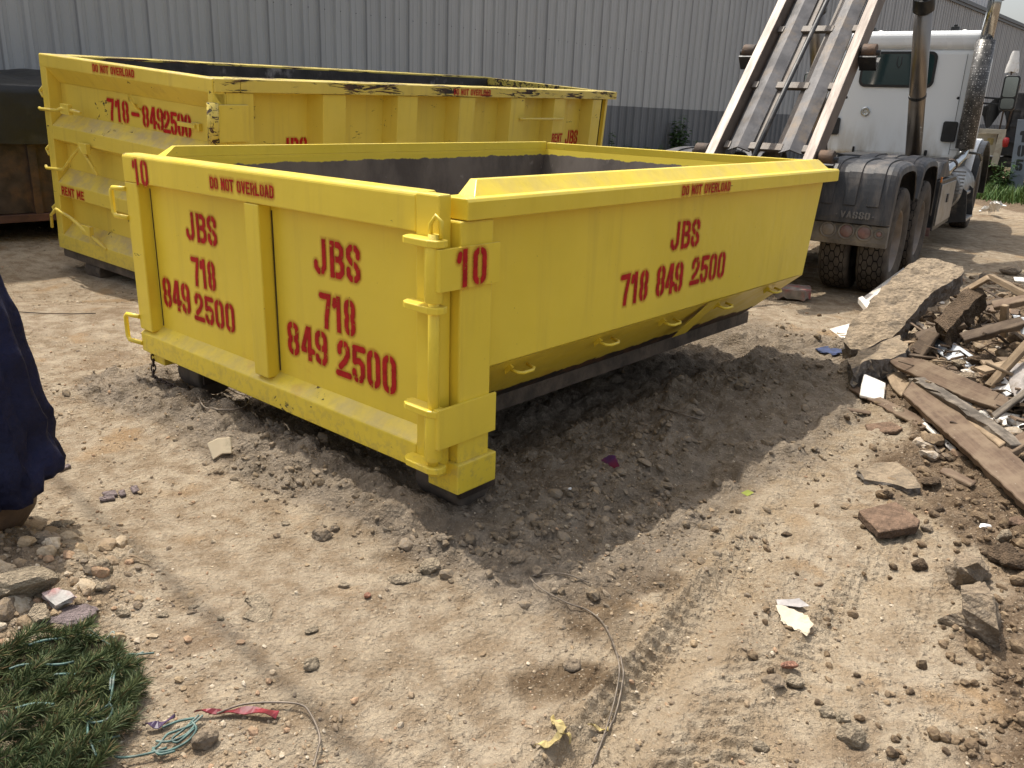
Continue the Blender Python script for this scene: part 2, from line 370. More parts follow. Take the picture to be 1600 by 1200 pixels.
M['purple_scrap'] = simple('purple scrap', (.055, .03, .075), .5, 0, .3, 25)
M['redblue'] = simple('red and blue wrapper', (.05, .06, .22), .4, 0, .3, 8, (.25, .03, .06), .8)
M['yellow_tape'] = simple('torn yellow tape', (.36, .28, .11), .7, 0, .35, 30, (.30, .23, .14), .3)
M['wire'] = simple('dull steel wire', (.19, .155, .12), .55, .4, .3, 40)
M['green_wire'] = simple('green coated wire', (.055, .115, .10), .5, 0, .5, 30, (.26, .27, .23), .35)
def foliage(name, a, b, tr=.25):
    t = NT(name); n = t.node('NewGeometry').outputs['Random Per Island']; k = t.mix(n, a, b); c = t.co()
    if 'fir' in name: k = t.mix(t.ramp(n, .90, .91), k, (.17, .115, .05))
    k = t.mix(t.ramp(t.noise(c, 9, 3), .35, .65, 0, .5), k, tuple(x*.6 for x in a))
    return t.fin(k, .6, 0, .25)
M['needles'] = foliage('artificial fir needles', (.038, .068, .026), (.15, .165, .06))
M['leaf'] = foliage('weed leaf', (.028, .075, .018), (.10, .17, .045))
M['grass'] = foliage('grass blade', (.05, .115, .022), (.14, .2, .055))
# vehicle
M['white_paint'] = simple('white cab paint', (.78, .80, .81), .28, 0, .03, 2, (.45, .43, .38), .1)
def cabmat():
    t = NT('white cab paint dusty low down'); c = t.co(); z = t.xyz(c)[2]; n = t.noise(t.mapc(c, (3, 3, .8)), 1.5, 6, .6)
    k = t.mix(t.math('MULTIPLY', t.ramp(z, 1.75, 1.05), t.ramp(n, .35, .7)), (.76, .79, .80), (.46, .43, .37))
    k = t.mix(t.ramp(t.noise(t.mapc(c, (2, 2, .6)), 1.1, 4), .6, .7, 0, .25), k, (.78, .79, .8))
    return t.fin(k, .3)
M['cab'] = cabmat(); M['leaf_pale'] = simple('yellow green leaf', (.36, .40, .07), .6)
def plastic_black():
    t = NT('dusty black plastic'); c = t.co(); n = t.noise(t.mapc(c, (4, 4, .5)), 1.6, 7, .65)
    k = t.mix(t.ramp(n, .42, .75, 0, .75), (.022, .023, .026), (.17, .14, .115)); t.bump(t.noise(c, 60, 4), .001); return t.fin(k, .55)
M['blk_plastic'] = plastic_black()
M['blk'] = simple('black trim', (.014, .015, .016), .4, 0, .3, 10)
def tyre():
    t = NT('dusty tyre rubber with block tread'); uv = t.node('UVMap').outputs[0]; x = t.xyz(uv)
    def vm(op, a, b=None):
        n = t.node('VectorMath', _operation=op); t.set(n.inputs[0], a)
        if b is not None:
            if hasattr(b, 'node'): t.set(n.inputs[1], b)
            else: n.inputs[1].default_value = b
        return n
    sc = (1/1.15, 1/1.36, 1); pz = vm('MULTIPLY', uv, sc).outputs[0]
    def cell(off): return vm('SUBTRACT', vm('FRACTION', vm('ADD', pz, off).outputs[0]).outputs[0], (.5, .5, 0)).outputs[0]
    def hexd(v):
        q = t.xyz(vm('ABSOLUTE', v).outputs[0]); X_ = t.math('MULTIPLY', q[0], 1.0); Y_ = t.math('MULTIPLY', q[1], 1.732)
        return t.math('MAXIMUM', t.math('ADD', t.math('MULTIPLY', X_, .5), t.math('MULTIPLY', Y_, .866)), X_)
    hd = t.math('MINIMUM', hexd(cell((0, 0, 0))), hexd(cell((.5, .5, 0)))); groove = t.ramp(hd, .43, .455)
    gz = t.node('NewGeometry').outputs['Position']; 
    band = t.math('MULTIPLY', t.ramp(x[1], .15, .3), t.ramp(x[1], 4.05, 3.85))
    gro = t.math('MULTIPLY', groove, band); n = t.noise(t.co(), 9, 6, .6)
    k = t.mix(t.ramp(n, .3, .7), (.05, .042, .036), (.10, .083, .066)); k = t.mix(gro, k, (.006, .006, .006))
    t.bump(t.math('MULTIPLY', gro, -1.), .012); return t.fin(k, .85, 0, .2)
M['tyre'] = tyre()
M['rim'] = simple('dusty steel wheel disc', (.20, .17, .145), .6, .3, .3, 6, (.23, .16, .1), .4)
M['chrome'] = simple('chrome pipe', (.50, .52, .53), .2, 1, .06, 5, (.3, .27, .23), .15)
M['cyl'] = simple('satin steel cylinder', (.26, .235, .21), .34, .9, .1, 3, (.2, .15, .1), .3)
def perforated():
    t = NT('perforated heat shield'); uv = t.node('UVMap').outputs[0]; v = t.vor(uv, 1, 'F1', .25).outputs['Distance']
    n = t.noise(t.co(), 14, 5); k = t.mix(t.ramp(v, .17, .27), t.mix(t.ramp(t.noise(t.co(), 50, 1), .45, .6), (.012, .012, .012), (.62, .60, .57)), t.mix(t.ramp(n, .4, .65), (.055, .054, .052), (.12, .115, .11)))  # pale dots in the dark holes are glints painted into the colour
    return t.fin(k, .42, .35)
M['perf'] = perforated()
def glass():
    t = NT('tinted cab glass'); n = t.noise(t.co(), 1.5, 2); return t.fin(t.mix(n, (.010, .030, .032), (.022, .05, .052)), .06, 0, .9)
M['glass'] = glass()
M['mirror'] = simple('mirror glass', (.55, .6, .6), .05, 1, .05, 3)
def railtop():
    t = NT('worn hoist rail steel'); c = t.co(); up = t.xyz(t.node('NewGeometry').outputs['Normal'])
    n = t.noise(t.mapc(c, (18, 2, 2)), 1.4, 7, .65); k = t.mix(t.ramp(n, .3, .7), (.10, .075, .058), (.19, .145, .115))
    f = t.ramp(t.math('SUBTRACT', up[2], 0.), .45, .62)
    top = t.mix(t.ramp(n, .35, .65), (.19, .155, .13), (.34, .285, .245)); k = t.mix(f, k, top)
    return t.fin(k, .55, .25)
M['rail'] = railtop()
M['hoist'] = simple('grey hoist steel', (.135, .13, .13), .5, .35, .25, 6, (.20, .16, .12), .35, .002)
M['hoist_bar'] = simple('rusty cross bar', (.13, .11, .092), .6, .2, .35, 8, (.09, .06, .04), .35, .002)
M['lightbar'] = simple('dusty tail light bar', (.12, .105, .088), .7, 0, .3, 9, (.2, .17, .13), .4)
M['lens_red'] = simple('dusty red lens', (.16, .085, .075), .5, 0, .35, 14, (.16, .13, .11), .5)
M['lens_grey'] = simple('dusty clear lens', (.17, .145, .12), .5, 0, .2, 14)
M['amber'] = simple('amber marker', (.5, .16, .03), .4, 0, .1)
M['step'] = simple('aluminium step', (.32, .32, .32), .4, .7, .2, 8, (.2, .17, .13), .4)
M['redtail'] = simple('red tail lamp', (.45, .03, .03), .35, 0, .1)
M['beige'] = simple('faded beige steel', (.40, .36, .28), .6, 0, .15, 6, (.2, .13, .08), .3)
M['post_grey'] = simple('blue grey painted post', (.17, .20, .24), .55, 0, .12, 6)
M['dark_body'] = simple('dark weathered truck body', (.045, .045, .048), .7, 0, .5, 3, (.14, .13, .12), .4)
# ------------------------------------------------------------------ stencil writing
def rr(x0, x1, y0, y1, r=.12, close=True):
    p = []
    for cx, cy, a in ((x1-r, y1-r, 0), (x0+r, y1-r, 90), (x0+r, y0+r, 180), (x1-r, y0+r, 270)):
        for k in range(5): q = R(a+k*22.5); p.append((cx+r*math.cos(q), cy+r*math.sin(q)))
    return p+([p[0]] if close else [])
a_, b_ = .10, .42; lo, mi, hi = .09, .5, .91
VC = [('v', .26, -1, 2, .032)]
GL = {
 '0': ([rr(a_, b_, lo, hi, .15)], VC), 'O': ([rr(a_, b_, lo, hi, .15)], VC),
 '1': ([[(.30, .0), (.30, 1.)], [(.10, .72), (.13, .86)]], []),
 '7': ([[(.02, hi), (.30, hi)], [(.42, .98), (.40, .8), (.28, .35), (.25, 0)]], []),
 '8': ([rr(a_, b_, .5, hi, .14), rr(a_, b_, lo, .5, .15)], VC),
 '4': ([[(.31, .95), (.10, .36)], [(.08, .30), (.50, .30)], [(.36, 0), (.36, 1)]], [('v', .255, .2, .4, .02)]),
 '9': ([rr(a_, b_, .48, hi, .14), [(b_, .7), (b_, .2), (.34, .09), (.2, .09), (.11, .14), (.10, .22)]], VC),
 '6': ([rr(a_, b_, lo, .58, .14), [(a_, .4), (a_, .78), (.18, .9), (.32, .91), (b_, .84), (b_, .72)]], VC),
 '2': ([[(a_, .68), (a_, .8), (.18, .91), (.34, .91), (b_, .8), (b_, .64), (.3, .44), (.13, .28)], [(.02, .09), (.48, .09)]], [('v', .26, .7, 1.1, .02)]),
 '5': ([[(.12, hi), (.46, hi)], [(.12, .8), (.12, .54)], [(.12, .56), (.3, .59), (b_, .5), (b_, .2), (.34, .09), (.18, .09), (a_, .2), (a_, .28)]], [('v', .26, -.1, .35, .02)]),
 'J': ([[(.38, 1.), (.38, .24), (.30, .1), (.18, .09), (.08, .2), (.08, .32)]], [('v', .25, -.1, .4, .02)]),
 'B': ([[(.1, 0), (.1, 1)], [(.2, hi), (.34, hi), (.43, .82), (.43, .64), (.35, .52), (.2, .52)], [(.35, .52), (.45, .4), (.45, .2), (.36, .09), (.2, .09)]], [('v', .205, -.1, 1.1, .018)]),
 'S': ([[(b_, .70), (b_, .82), (.34, .91), (.18, .91), (a_, .82), (a_, .66), (.18, .55), (.34, .45), (b_, .34), (b_, .18), (.34, .09), (.18, .09), (a_, .18), (a_, .32)]], VC),
 'D': ([[(.1, 0), (.1, 1)], [(.2, hi), (.32, hi), (b_, .8), (b_, .2), (.32, .09), (.2, .09)]], [('v', .205, -.1, 1.1, .018)]),
 'N': ([[(.1, 0), (.1, 1)], [(.1, .95), (.42, .05)], [(.42, 0), (.42, 1)]], []),
 'T': ([[(.02, hi), (.48, hi)], [(.25, 0), (.25, .84)]], []),
 'V': ([[(.07, 1.), (.25, .05), (.43, 1.)]], []),
 'E': ([[(.1, 0), (.1, 1)], [(.1, hi), (.44, hi)], [(.1, .51), (.38, .51)], [(.1, .09), (.44, .09)]], [('v', .205, -.1, 1.1, .012)]),
 'R': ([[(.1, 0), (.1, 1)], [(.2, hi), (.34, hi), (.43, .82), (.43, .62), (.35, .5), (.2, .5)], [(.32, .48), (.43, 0)]], [('v', .205, -.1, 1.1, .015)]),
 'L': ([[(.1, 0), (.1, 1)], [(.1, .09), (.42, .09)]], []),
 'A': ([[(.07, 0), (.25, .97), (.43, 0)], [(.14, .3), (.36, .3)]], [('v', .25, -.1, .7, .018)]),
 'M': ([[(.08, 0), (.08, 1)], [(.08, .95), (.3, .3), (.52, .95)], [(.52, 0), (.52, 1)]], []),
 '-': ([[(.08, .48), (.42, .48)]], []), '.': ([[(.2, .45), (.24, .45)]], []),
}
def lettering(text, P, w, h, parent, mat=None, name='stencil_lettering', t=.084, step=None, mir=False, halo=.02):
    """P(u,v)->3-D point on the face, u in 0..w, v in 0..h; the paint is a thin skin carrying its distance field"""
    adv = sum(.36 if c == ' ' else (.68 if c == 'M' else .56) for c in text)-.04
    sx = w/adv; sy = h; step = step or max(.0035, h/42); hb = halo
    nx = int((w+2*hb)/step)+2; ny = int((h+2*hb)/step)+2
    u = np.linspace(-hb, w+hb, nx); v = np.linspace(-hb, h+hb, ny); U, V = np.meshgrid(u, v)
    sd = np.full(U.shape, 9.); x = 0.; tw = t*h
    for ch in text:
        if ch == ' ': x += .36; continue
        strokes, cuts = GL[ch]; g = np.full(U.shape, 9.)
        for st in strokes:
            for (x0, y0), (x1, y1) in zip(st[:-1], st[1:]):
                ax, ay, bx, by = (x+x0)*sx, y0*sy, (x+x1)*sx, y1*sy; dx, dy = bx-ax, by-ay
                q = np.clip(((U-ax)*dx+(V-ay)*dy)/(dx*dx+dy*dy+1e-12), 0, 1)
                g = np.minimum(g, np.hypot(U-ax-q*dx, V-ay-q*dy)-tw*min(1, sx/sy*1.15))
        g = np.maximum(g, np.maximum(-V, V-sy))
        for _, cx, y0, y1, hw in cuts:
            inside = np.where((V > y0*sy) & (V < y1*sy), hw*sy-np.abs(U-(x+cx)*sx), -9.); g = np.maximum(g, inside)
        sd = np.minimum(sd, g); x += .68 if ch == 'M' else .56
    keep = sd < hb; ii = np.arange(nx*ny).reshape(ny, nx)
    kq = keep[:-1, :-1] | keep[1:, :-1] | keep[:-1, 1:] | keep[1:, 1:]
    Q = np.stack([ii[:-1, :-1][kq], ii[:-1, 1:][kq], ii[1:, 1:][kq], ii[1:, :-1][kq]], -1)
    used = np.unique(Q); mp = np.zeros(nx*ny, int); mp[used] = np.arange(len(used))
    pts = np.array([P(a, b) for a, b in zip(U.ravel()[used], V.ravel()[used])])
    return fast_mesh(name, pts, mp[Q], mat or M['letter'], parent, True, {'sd': sd.ravel()[used]})
M['wood_block'] = simple('grey timber block with faded red paint', (.22, .19, .16), .8, 0, .25, 14, (.33, .05, .04), .45, .002)
M['plate'] = simple('cream glazed ceramic', (.56, .47, .33), .35, 0, .1, 8, (.2, .17, .12), .25)
M['paper'] = simple('dusty cream paper', (.58, .49, .36), .8, 0, .14, 14, (.36, .27, .17), .3, .004, 30)
M['carton'] = simple('crushed white and red carton', (.45, .42, .38), .6, 0, .2, 14, (.32, .10, .09), .5, .004)
# ------------------------------------------------------------------ ground
def ground():
    a_f = np.linspace(R(-42), R(42), 760); a_b = np.linspace(R(42), R(318), 70)[1:-1]
    A = np.concatenate([a_f, a_b]); na = len(A)
    r = np.concatenate([[.05, .3, .6, .85], np.geomspace(1.0, 13, 800), np.geomspace(13.2, 60, 90), np.geomspace(65, 900, 14)])
    RR, AA = np.meshgrid(r, A, indexing='ij'); X = RR*np.sin(AA); Y = RR*np.cos(AA)
    Z = Ht(X, Y); Z = Z*(1-sst(40, 70, RR))
    V = np.stack([X.ravel(), Y.ravel(), Z.ravel()], -1); i = np.arange(len(V)).reshape(len(r), na)
    j = np.roll(i, -1, 1); Q = np.stack([i[:-1], i[1:], j[1:], j[:-1]], -1).reshape(-1, 4)
    md = mudmask(X, Y); sm = np.maximum(soilmask(X, Y), leftheap(X, Y)*.55)
    rut = np.zeros(X.shape)
    for (x0, y0, yw, dep) in RUTS:
        u = (X-x0)*math.cos(yw)-(Y-y0)*math.sin(yw); v = (X-x0)*math.sin(yw)+(Y-y0)*math.cos(yw); u = u+fbm(v, v*0+3, .8, 2, 41)*.10
        rut = np.maximum(rut, np.exp(-(u/.14)**2)*(1-sst(2.6, 4.2, np.abs(v))))
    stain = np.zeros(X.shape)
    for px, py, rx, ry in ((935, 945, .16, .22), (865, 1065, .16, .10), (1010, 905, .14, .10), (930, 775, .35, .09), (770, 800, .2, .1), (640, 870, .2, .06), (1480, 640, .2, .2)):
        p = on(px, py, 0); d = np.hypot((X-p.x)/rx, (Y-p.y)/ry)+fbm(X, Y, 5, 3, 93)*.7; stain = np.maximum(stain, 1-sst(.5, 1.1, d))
    t = NT('dry packed dirt'); c = t.co()
    at_ = lambda n: t.node('Attribute', _attribute_name=n).outputs['Fac']
    n1 = t.noise(c, 1.1, 6, .6); n2 = t.noise(c, 9, 7, .65); n3 = t.noise(c, 70, 4, .6)
    k = t.mix(t.ramp(n1, .3, .7), (.325, .262, .184), (.43, .356, .262))
    k = t.mix(t.ramp(n2, .35, .62, .75, 0), k, (.215, .150, .090)); k = t.mix(t.ramp(n2, .56, .72, 0, .75), k, (.46, .36, .245))
    k = t.mix(t.ramp(t.noise(c, 2.3, 4), .58, .68, 0, .55), k, (.35, .225, .115))
    k = t.mix(t.ramp(t.noise(c, 1.7, 5, .6), .57, .66, 0, .6), k, (.19, .128, .078))
    k = t.mix(t.math('MULTIPLY', at_('rut'), t.ramp(n2, .35, .6, .5, .15)), k, (.43, .335, .22))
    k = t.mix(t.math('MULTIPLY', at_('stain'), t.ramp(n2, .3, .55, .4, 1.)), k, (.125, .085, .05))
    mudc = t.mix(t.ramp(n2, .35, .65), (.165, .132, .098), (.265, .218, .166))
    k = t.mix(t.ramp(t.math('ADD', at_('mud'), t.math('MULTIPLY', t.math('SUBTRACT', n2, .5), .5)), .3, .75, 0, .85), k, mudc)
    soil = t.mix(t.ramp(n2, .35, .65), (.105, .07, .043), (.19, .135, .088))
    k = t.mix(t.ramp(t.math('ADD', at_('soil'), t.math('MULTIPLY', t.math('SUBTRACT', n2, .5), .6)), .35, .7, 0, .9), k, soil)
    k = t.mix(t.ramp(n3, .30, .48, .32, 0), k, (.18, .138, .094)); k = t.mix(t.ramp(n3, .56, .70, 0, .35), k, (.50, .42, .31))
    v = t.vor(c, 95); k = t.mix(t.math('MULTIPLY', t.ramp(v.outputs['Distance'], .32, .2), t.ramp(t.xyz(v.outputs['Color'])[0], .74, .8)), k, t.mix(t.xyz(v.outputs['Color'])[1], (.17, .13, .095), (.50, .42, .31)))
    hgt = t.math('ADD', t.math('ADD', t.math('MULTIPLY', n3, 1.1), t.math('MULTIPLY', t.noise(c, 210, 3, .6), .35)), t.math('ADD', t.math('MULTIPLY', n2, .9), t.math('MULTIPLY', t.vor(c, 55).outputs['Distance'], -.45)))
    t.bump(hgt, .02, 1.); m = t.fin(k, .95, 0, .12)
    o = fast_mesh('ground', V, Q, m, None, True, {'mud': md.ravel(), 'soil': sm.ravel(), 'stain': stain.ravel(), 'rut': rut.ravel()})
    o['kind'] = 'structure'
ground()
# ------------------------------------------------------------------ warehouse wall
WB = empty('warehouse', 'long grey ribbed metal warehouse with a darker band along its foot', 'building')
WB.matrix_world = Matrix(((math.sin(.721), -math.cos(.721), 0, -3.785), (math.cos(.721), math.sin(.721), 0, 13.465), (0, 0, 1, 0), (0, 0, 0, 1)))
def siding(mb, x0, x1, z0, z1, y=0, pitch=.305, off=-.06):
    prof = []; n0 = math.floor((x0-off)/pitch)
    for k in range(n0, int((x1-off)/pitch)+1):
        b = off+k*pitch
        for dx, dy in ((-.05, 0), (-.03, -.042), (.022, -.042), (.042, 0), (.085, 0), (.093, -.006), (.107, -.006), (.115, 0), (.19, 0), (.198, -.006), (.212, -.006), (.22, 0)):
            X = b+dx
            if x0 < X < x1: prof.append((X, y+dy))
    vs = [(x, yy, z0) for x, yy in prof]+[(x, yy, z1) for x, yy in prof]; n = len(prof)
    mb.add(vs, [(i, i+1, n+i+1, n+i) for i in range(n-1)]); return mb
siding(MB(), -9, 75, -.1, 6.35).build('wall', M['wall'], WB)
m = MB()
for z in (.9, 2.908, 5.1):
    for k in range(-26, 150):
        x = k*.305+.03; m.box(x-.007, x+.007, -.008, -.0005, z-.007, z+.007)
s_ = m.build('screw_row', M['trim'], WB); s_['kind'] = 'stuff'
MB().box(-9, 75, -.09, .2, 6.35, 6.60).box(-9, 75, -.14, -.092, 6.46, 6.60).build('eave_trim', M['trim'], WB)
MB().add([(-9, -.1, 6.605), (75, -.1, 6.605), (75, 12, 7.5), (-9, 12, 7.5)], [(0, 1, 2, 3)]).build('roof', M['pale_wall'], WB)
m = MB(); m.tube([(8.15, -.05, 0), (8.15, -.05, 3.0)], .025); 
P2 = empty('tall_metal_block', 'pale tall metal block rising behind the warehouse roof line', 'building')
P2.matrix_world = WB.matrix_world @ Matrix.Translation((0, 13, 0))
siding(MB(), 50, 91, 5.0, 18.5, 0, .9).build('wall', M['pale_wall'], P2)
MB().add([(91, .0, 5), (91, 14, 5), (91, 14, 18.5), (91, 0, 18.5)], [(0, 1, 2, 3)]).add([(50, 0, 18.5), (91, 0, 18.5), (91, 14, 18.6), (50, 14, 18.6)], [(0, 1, 2, 3)]).build('side_wall', M['pale_wall'], P2)
MB().box(50, 91.1, -.15, .1, 18.4, 18.62).build('roof_edge', M['trim'], P2)
# ------------------------------------------------------------------ dumpsters
def frame(name, o, yaw, ta, tb, label):
    a = Vector((-math.cos(yaw), math.sin(yaw), ta)).normalized(); b = Vector((math.sin(yaw), math.cos(yaw), tb)); b -= a*a.dot(b); b.normalize(); n = (-a).cross(b)
    e = empty(name, label, 'dumpster')
    e.matrix_world = Matrix(((-a.x, b.x, n.x, o[0]), (-a.y, b.y, n.y, o[1]), (-a.z, b.z, n.z, o[2]), (0, 0, 0, 1))); return e
D1 = frame('roll_off_dumpster', (-.2368, 2.9166, .1944), .7098, -.0038, .0053, 'low freshly painted yellow open dumpster in front, with red phone numbers and a hinged gate')
W = 2.44; H = 1.0735
# gate ---------------------------------------------------------------
g = MB().box(-W+.06, -.08, .068, .085, .10, .95).build('gate_panel', M['yellow'], D1)
gf = MB()
gf.prism([(0, .93), (0, H-.012), (.012, H), (.098, H), (.11, H-.012), (.11, .93)], 'x', -W, -.166)
gf.box(-W, -2.305, 0.001, .109, .128, .929)
gf.box(-.165, -.042, -.002, .058, .0, H-.002)
gf.prism([(0, 0), (0, .105), (.067, .15), (.11, .15), (.11, 0)], 'x', -W, -.166)
gateframe = gf.build('gate_frame', M['yellow_low'], D1, .007)
MB().box(-1.297, -1.185, .0015, .0675, .13, .928).build('gate_post', M['yellow'], D1, .006)
for X in (-2.298, -1.181): MB().box(X, X+.005, .064, .0675, .16, .90).build('rust_seam', M['rusty_dark'], D1)
# hinge: pin, knuckles, ears
hx, hy = -.036, -.034
MB().tube([(hx, hy, .03), (hx, hy, .94)], .021, 14).build('hinge_pin', M['yellow_low'], D1)
m = MB()
for z0, z1 in ((.70, .915), (.09, .285)): MB().tube([(hx, hy, z0), (hx, hy, z1)], .034, 16).build('hinge_sleeve', M['yellow'], D1, .003)
for z in (.923, .687, .297, .069):
    prof = [(-.05, .0), (-.188, .0), (-.188, -.03), (-.176, -.055), (-.15, -.070), (-.03, -.072), (.004, -.055), (.012, -.03), (.0, -.0)]
    MB().prism(prof, 'z', z-.026, z).build('hinge_ear', M['yellow_low'], D1, .004)
MB().tube([(-.055, -.03, .925), (-.05, -.036, .975), (-.03, -.03, 1.005), (-.012, -.02, .985), (-.014, -.022, .925)], .008, 8).build('pin_handle', M['yellow'], D1)
for z0, z1 in ((.742, .893), (.145, .303)):
    MB().prism([(hx+.02, -.052), (.008, -.052), (.012, -.046), (.012, .26), (.0, .266), (-.002, .266), (-.002, -.03), (hx+.02, -.03)], 'z', z0, z1).build('hinge_strap', M['yellow'], D1, .006)
# latch handles and chain on the far edge of the gate
for z in (.83, .135):
    MB().tube([(-W+.01, .0, z+.06), (-W-.10, -.02, z+.058), (-W-.12, -.02, z+.04), (-W-.12, -.02, z-.07), (-W-.10, -.02, z-.09), (-W+.01, .0, z-.092)], .013, 8).build('gate_handle', M['yellow'], D1)
# body --------------------------------------------------------------
def sides(sgn):
    fx = (lambda x: x) if sgn > 0 else (lambda x: -W-x)
    m = MB(); a, b = sorted((fx(-.05), fx(-.11)))
    # upper side wall with raked rear edge
    vs = []
    for x in (-.05, -.11): vs += [(fx(x), .24, .39), (fx(x), 3.30, .39), (fx(x), 3.425, .985), (fx(x), .24, .985)]
    m.add(vs, [(0, 1, 2, 3), (7, 6, 5, 4), (0, 4, 5, 1), (1, 5, 6, 2), (2, 6, 7, 3), (3, 7, 4, 0)])
    m.build('side_wall', M['yellow'], D1, .004)
    # tapered lower side
    m = MB(); vs = []
    for o in (0, .03): vs += [(fx(-.05-o), .22, .388), (fx(-.05-o), 3.30, .388), (fx(-.42), 3.26, .062+o), (fx(-.42), .22, .062+o)]
    m.add(vs, [(0, 1, 2, 3), (7, 6, 5, 4), (0, 4, 5, 1), (1, 5, 6, 2), (2, 6, 7, 3), (3, 7, 4, 0)])
    m.build('lower_side', M['yellow_peel'], D1)
    # front corner post and foot
    m = MB(); x0, x1 = sorted((fx(-.14), fx(0))); m.box(x0, x1, .064, .235, .02, .979)
    m.build('corner_post', M['yellow_low'], D1, .007)
    x0, x1 = sorted((fx(-.15), fx(.018))); MB().box(x0, x1, .046, .264, -.07, .055).build('post_foot', M['yellow_low'], D1, .006)
    # rim
    prof = [(.014, .982), (.014, 1.046), (.006, 1.058), (-.125, 1.058), (-.125, .982)]
    p2 = [(fx(x), z) for x, z in prof]
    m = MB(); n = len(prof)
    y0s = [.085]*5; y1s = [3.505, 3.505, 3.50, 3.37, 3.37]
    vs = [(p[0], y, p[1]) for p, y in zip(p2, y0s)]+[(p[0], y, p[1]) for p, y in zip(p2, y1s)]
    m.add(vs, [(i, (i+1) % n, n+(i+1) % n, n+i) for i in range(n)]+[tuple(range(n))[::-1], tuple(range(n, 2*n))])
    sr = m.build('side_rim', M['yellow_rim'], D1, .004)
    cp = [(-.038, 1.056), (-.092, 1.112), (-.126, 1.112), (-.126, 1.056)]; m = MB()
    vs = [(fx(x), y, z) for (x, z), y in zip(cp, (.17, .235, .235, .17))]+[(fx(x), y, z) for (x, z), y in zip(cp, (3.455, 3.40, 3.37, 3.37))]
    m.add(vs, [(0, 1, 5, 4), (1, 2, 6, 5), (2, 3, 7, 6), (3, 0, 4, 7), (3, 2, 1, 0), (4, 5, 6, 7)]).build('rim_cap', M['yellow_rim'], sr, .003)
    for y in (.52, 1.15, 1.72, 2.30, 2.95):
        z = .335; x = -.05-.37*(.388-z)/.326
        h_ = MB(); h_.tube([(fx(x+.01), y-.055, z-.005), (fx(x+.055), y-.05, z-.012), (fx(x+.066), y-.03, z-.014), (fx(x+.066), y+.03, z-.014), (fx(x+.055), y+.05, z-.012), (fx(x+.01), y+.055, z-.005)], .0075, 8)
        h_.prism([(fx(x-.02), z+.04), (fx(x+.035), z+.008), (fx(x-.005), z-.03)], 'y', y-.065, y-.056)
        h_.build('tarp_hook', M['yellow'], D1)
    m = MB(); vs = []
    for o in (0, .012): vs += [(fx(-.045+o), 2.02, .392), (fx(-.045+o), 2.17, .392), (fx(-.24+o), 2.17, .165), (fx(-.24+o), 2.02, .165)]
    vs = [(x, y, z-.012*(i < 4)) for i, (x, y, z) in enumerate(vs)]
    m.add(vs, [(0, 1, 2, 3), (7, 6, 5, 4), (0, 4, 5, 1), (1, 5, 6, 2), (2, 6, 7, 3), (3, 7, 4, 0)]).build('gusset', M['yellow'], D1)
    # inner skin, grimy
    m = MB(); xi = fx(-.128)
    m.add([(xi, .12, .40), (xi, 3.25, .40), (xi, 3.36, 1.04), (xi, .12, 1.04), (fx(-.46), .12, .095), (fx(-.46), 3.22, .095)], [(0, 1, 2, 3), (4, 5, 1, 0)]).build('inner_side', M['inside'], D1, 0, 2, False)
    MB().box(*sorted((fx(-.505), fx(-.425))), .28, 3.38, -.022, .060).build('skid_rail', M['mud_steel'], D1, .004)
sides(1); sides(-1)
m = MB(); m.add([(-W+.45, .12, .088), (-.45, .12, .088), (-.45, 3.24, .088), (-W+.45, 3.24, .088)], [(0, 1, 2, 3)])
m.box(-W+.52, -.52, .25, 3.2, .0, .05).build('floor', M['rusty_dark'], D1)
m = MB().add([(-W+.11, 3.36, 1.055), (-.11, 3.36, 1.055), (-.11, 3.235, .4), (-W+.11, 3.235, .4), (-.45, 3.21, .09), (-W+.45, 3.21, .09)], [(0, 1, 2, 3), (3, 2, 4, 5)]).build('inner_end', M['inside'], D1)
m = MB().prism([(3.36, .985), (3.425, .985), (3.30, .385), (3.24, .385)], 'x', -W+.052, -.052).build('end_wall', M['yellow'], D1)
m = MB(); vs = [(-.052, 3.299, .384), (-W+.052, 3.299, .384), (-W+.42, 3.262, .06), (-.42, 3.262, .06)]
m.add(vs+[(x, y-.04, z+.02) for x, y, z in vs], [(0, 1, 2, 3), (7, 6, 5, 4), (0, 4, 5, 1), (1, 5, 6, 2), (2, 6, 7, 3), (3, 7, 4, 0)]).build('lower_end', M['yellow_peel'], D1)
prof = [(3.515, .982), (3.515, 1.046), (3.507, 1.058), (3.455, 1.058), (3.41, 1.105), (3.375, 1.105), (3.375, .99)]
MB().prism(prof, 'x', -W+.128, -.128).build('end_rim', M['yellow_rim'], D1, .004)
for X in (-.17, -W+.30):
    rl = MB().tube([(X-.115, .21, -.095), (X+.115, .21, -.095)], .112, 24).build('ground_roller', M['mud_steel'], D1, .01)
    MB().box(X-.135, X-.12, .12, .32, -.13, .0).box(X+.12, X+.135, .12, .32, -.13, .0).build('roller_bracket', M['rusty_dark'], rl)
# text
gp = lambda x0, z0: (lambda u, v: (x0+u, .0655, z0+v))
gr = lambda x0, z0: (lambda u, v: (x0+u, -.0025, z0+v))
sp = lambda y0, z0: (lambda u, v: (-.0475, y0+u, z0+v))
lettering('JBS', gp(-1.955, .675), .30, .145, D1); lettering('718', gp(-1.925, .445), .22, .15, D1)
lettering('849', gp(-2.265, .275), .29, .165, D1); lettering('2500', gp(-1.935, .26), .385, .148, D1)
lettering('JBS', gp(-.882, .665), .318, .155, D1); lettering('718', gp(-.845, .432), .235, .158, D1)
lettering('849', gp(-1.11, .258), .305, .158, D1); lettering('2500', gp(-.742, .238), .388, .165, D1)
lettering('DO NOT OVERLOAD', gr(-1.565, .966), .515, .054, D1, t=.085)
lettering('10', gr(-2.33, .922), .17, .13, D1)
lettering('10', lambda u, v: (.0145, .028+u, .748+v), .16, .138, D1)
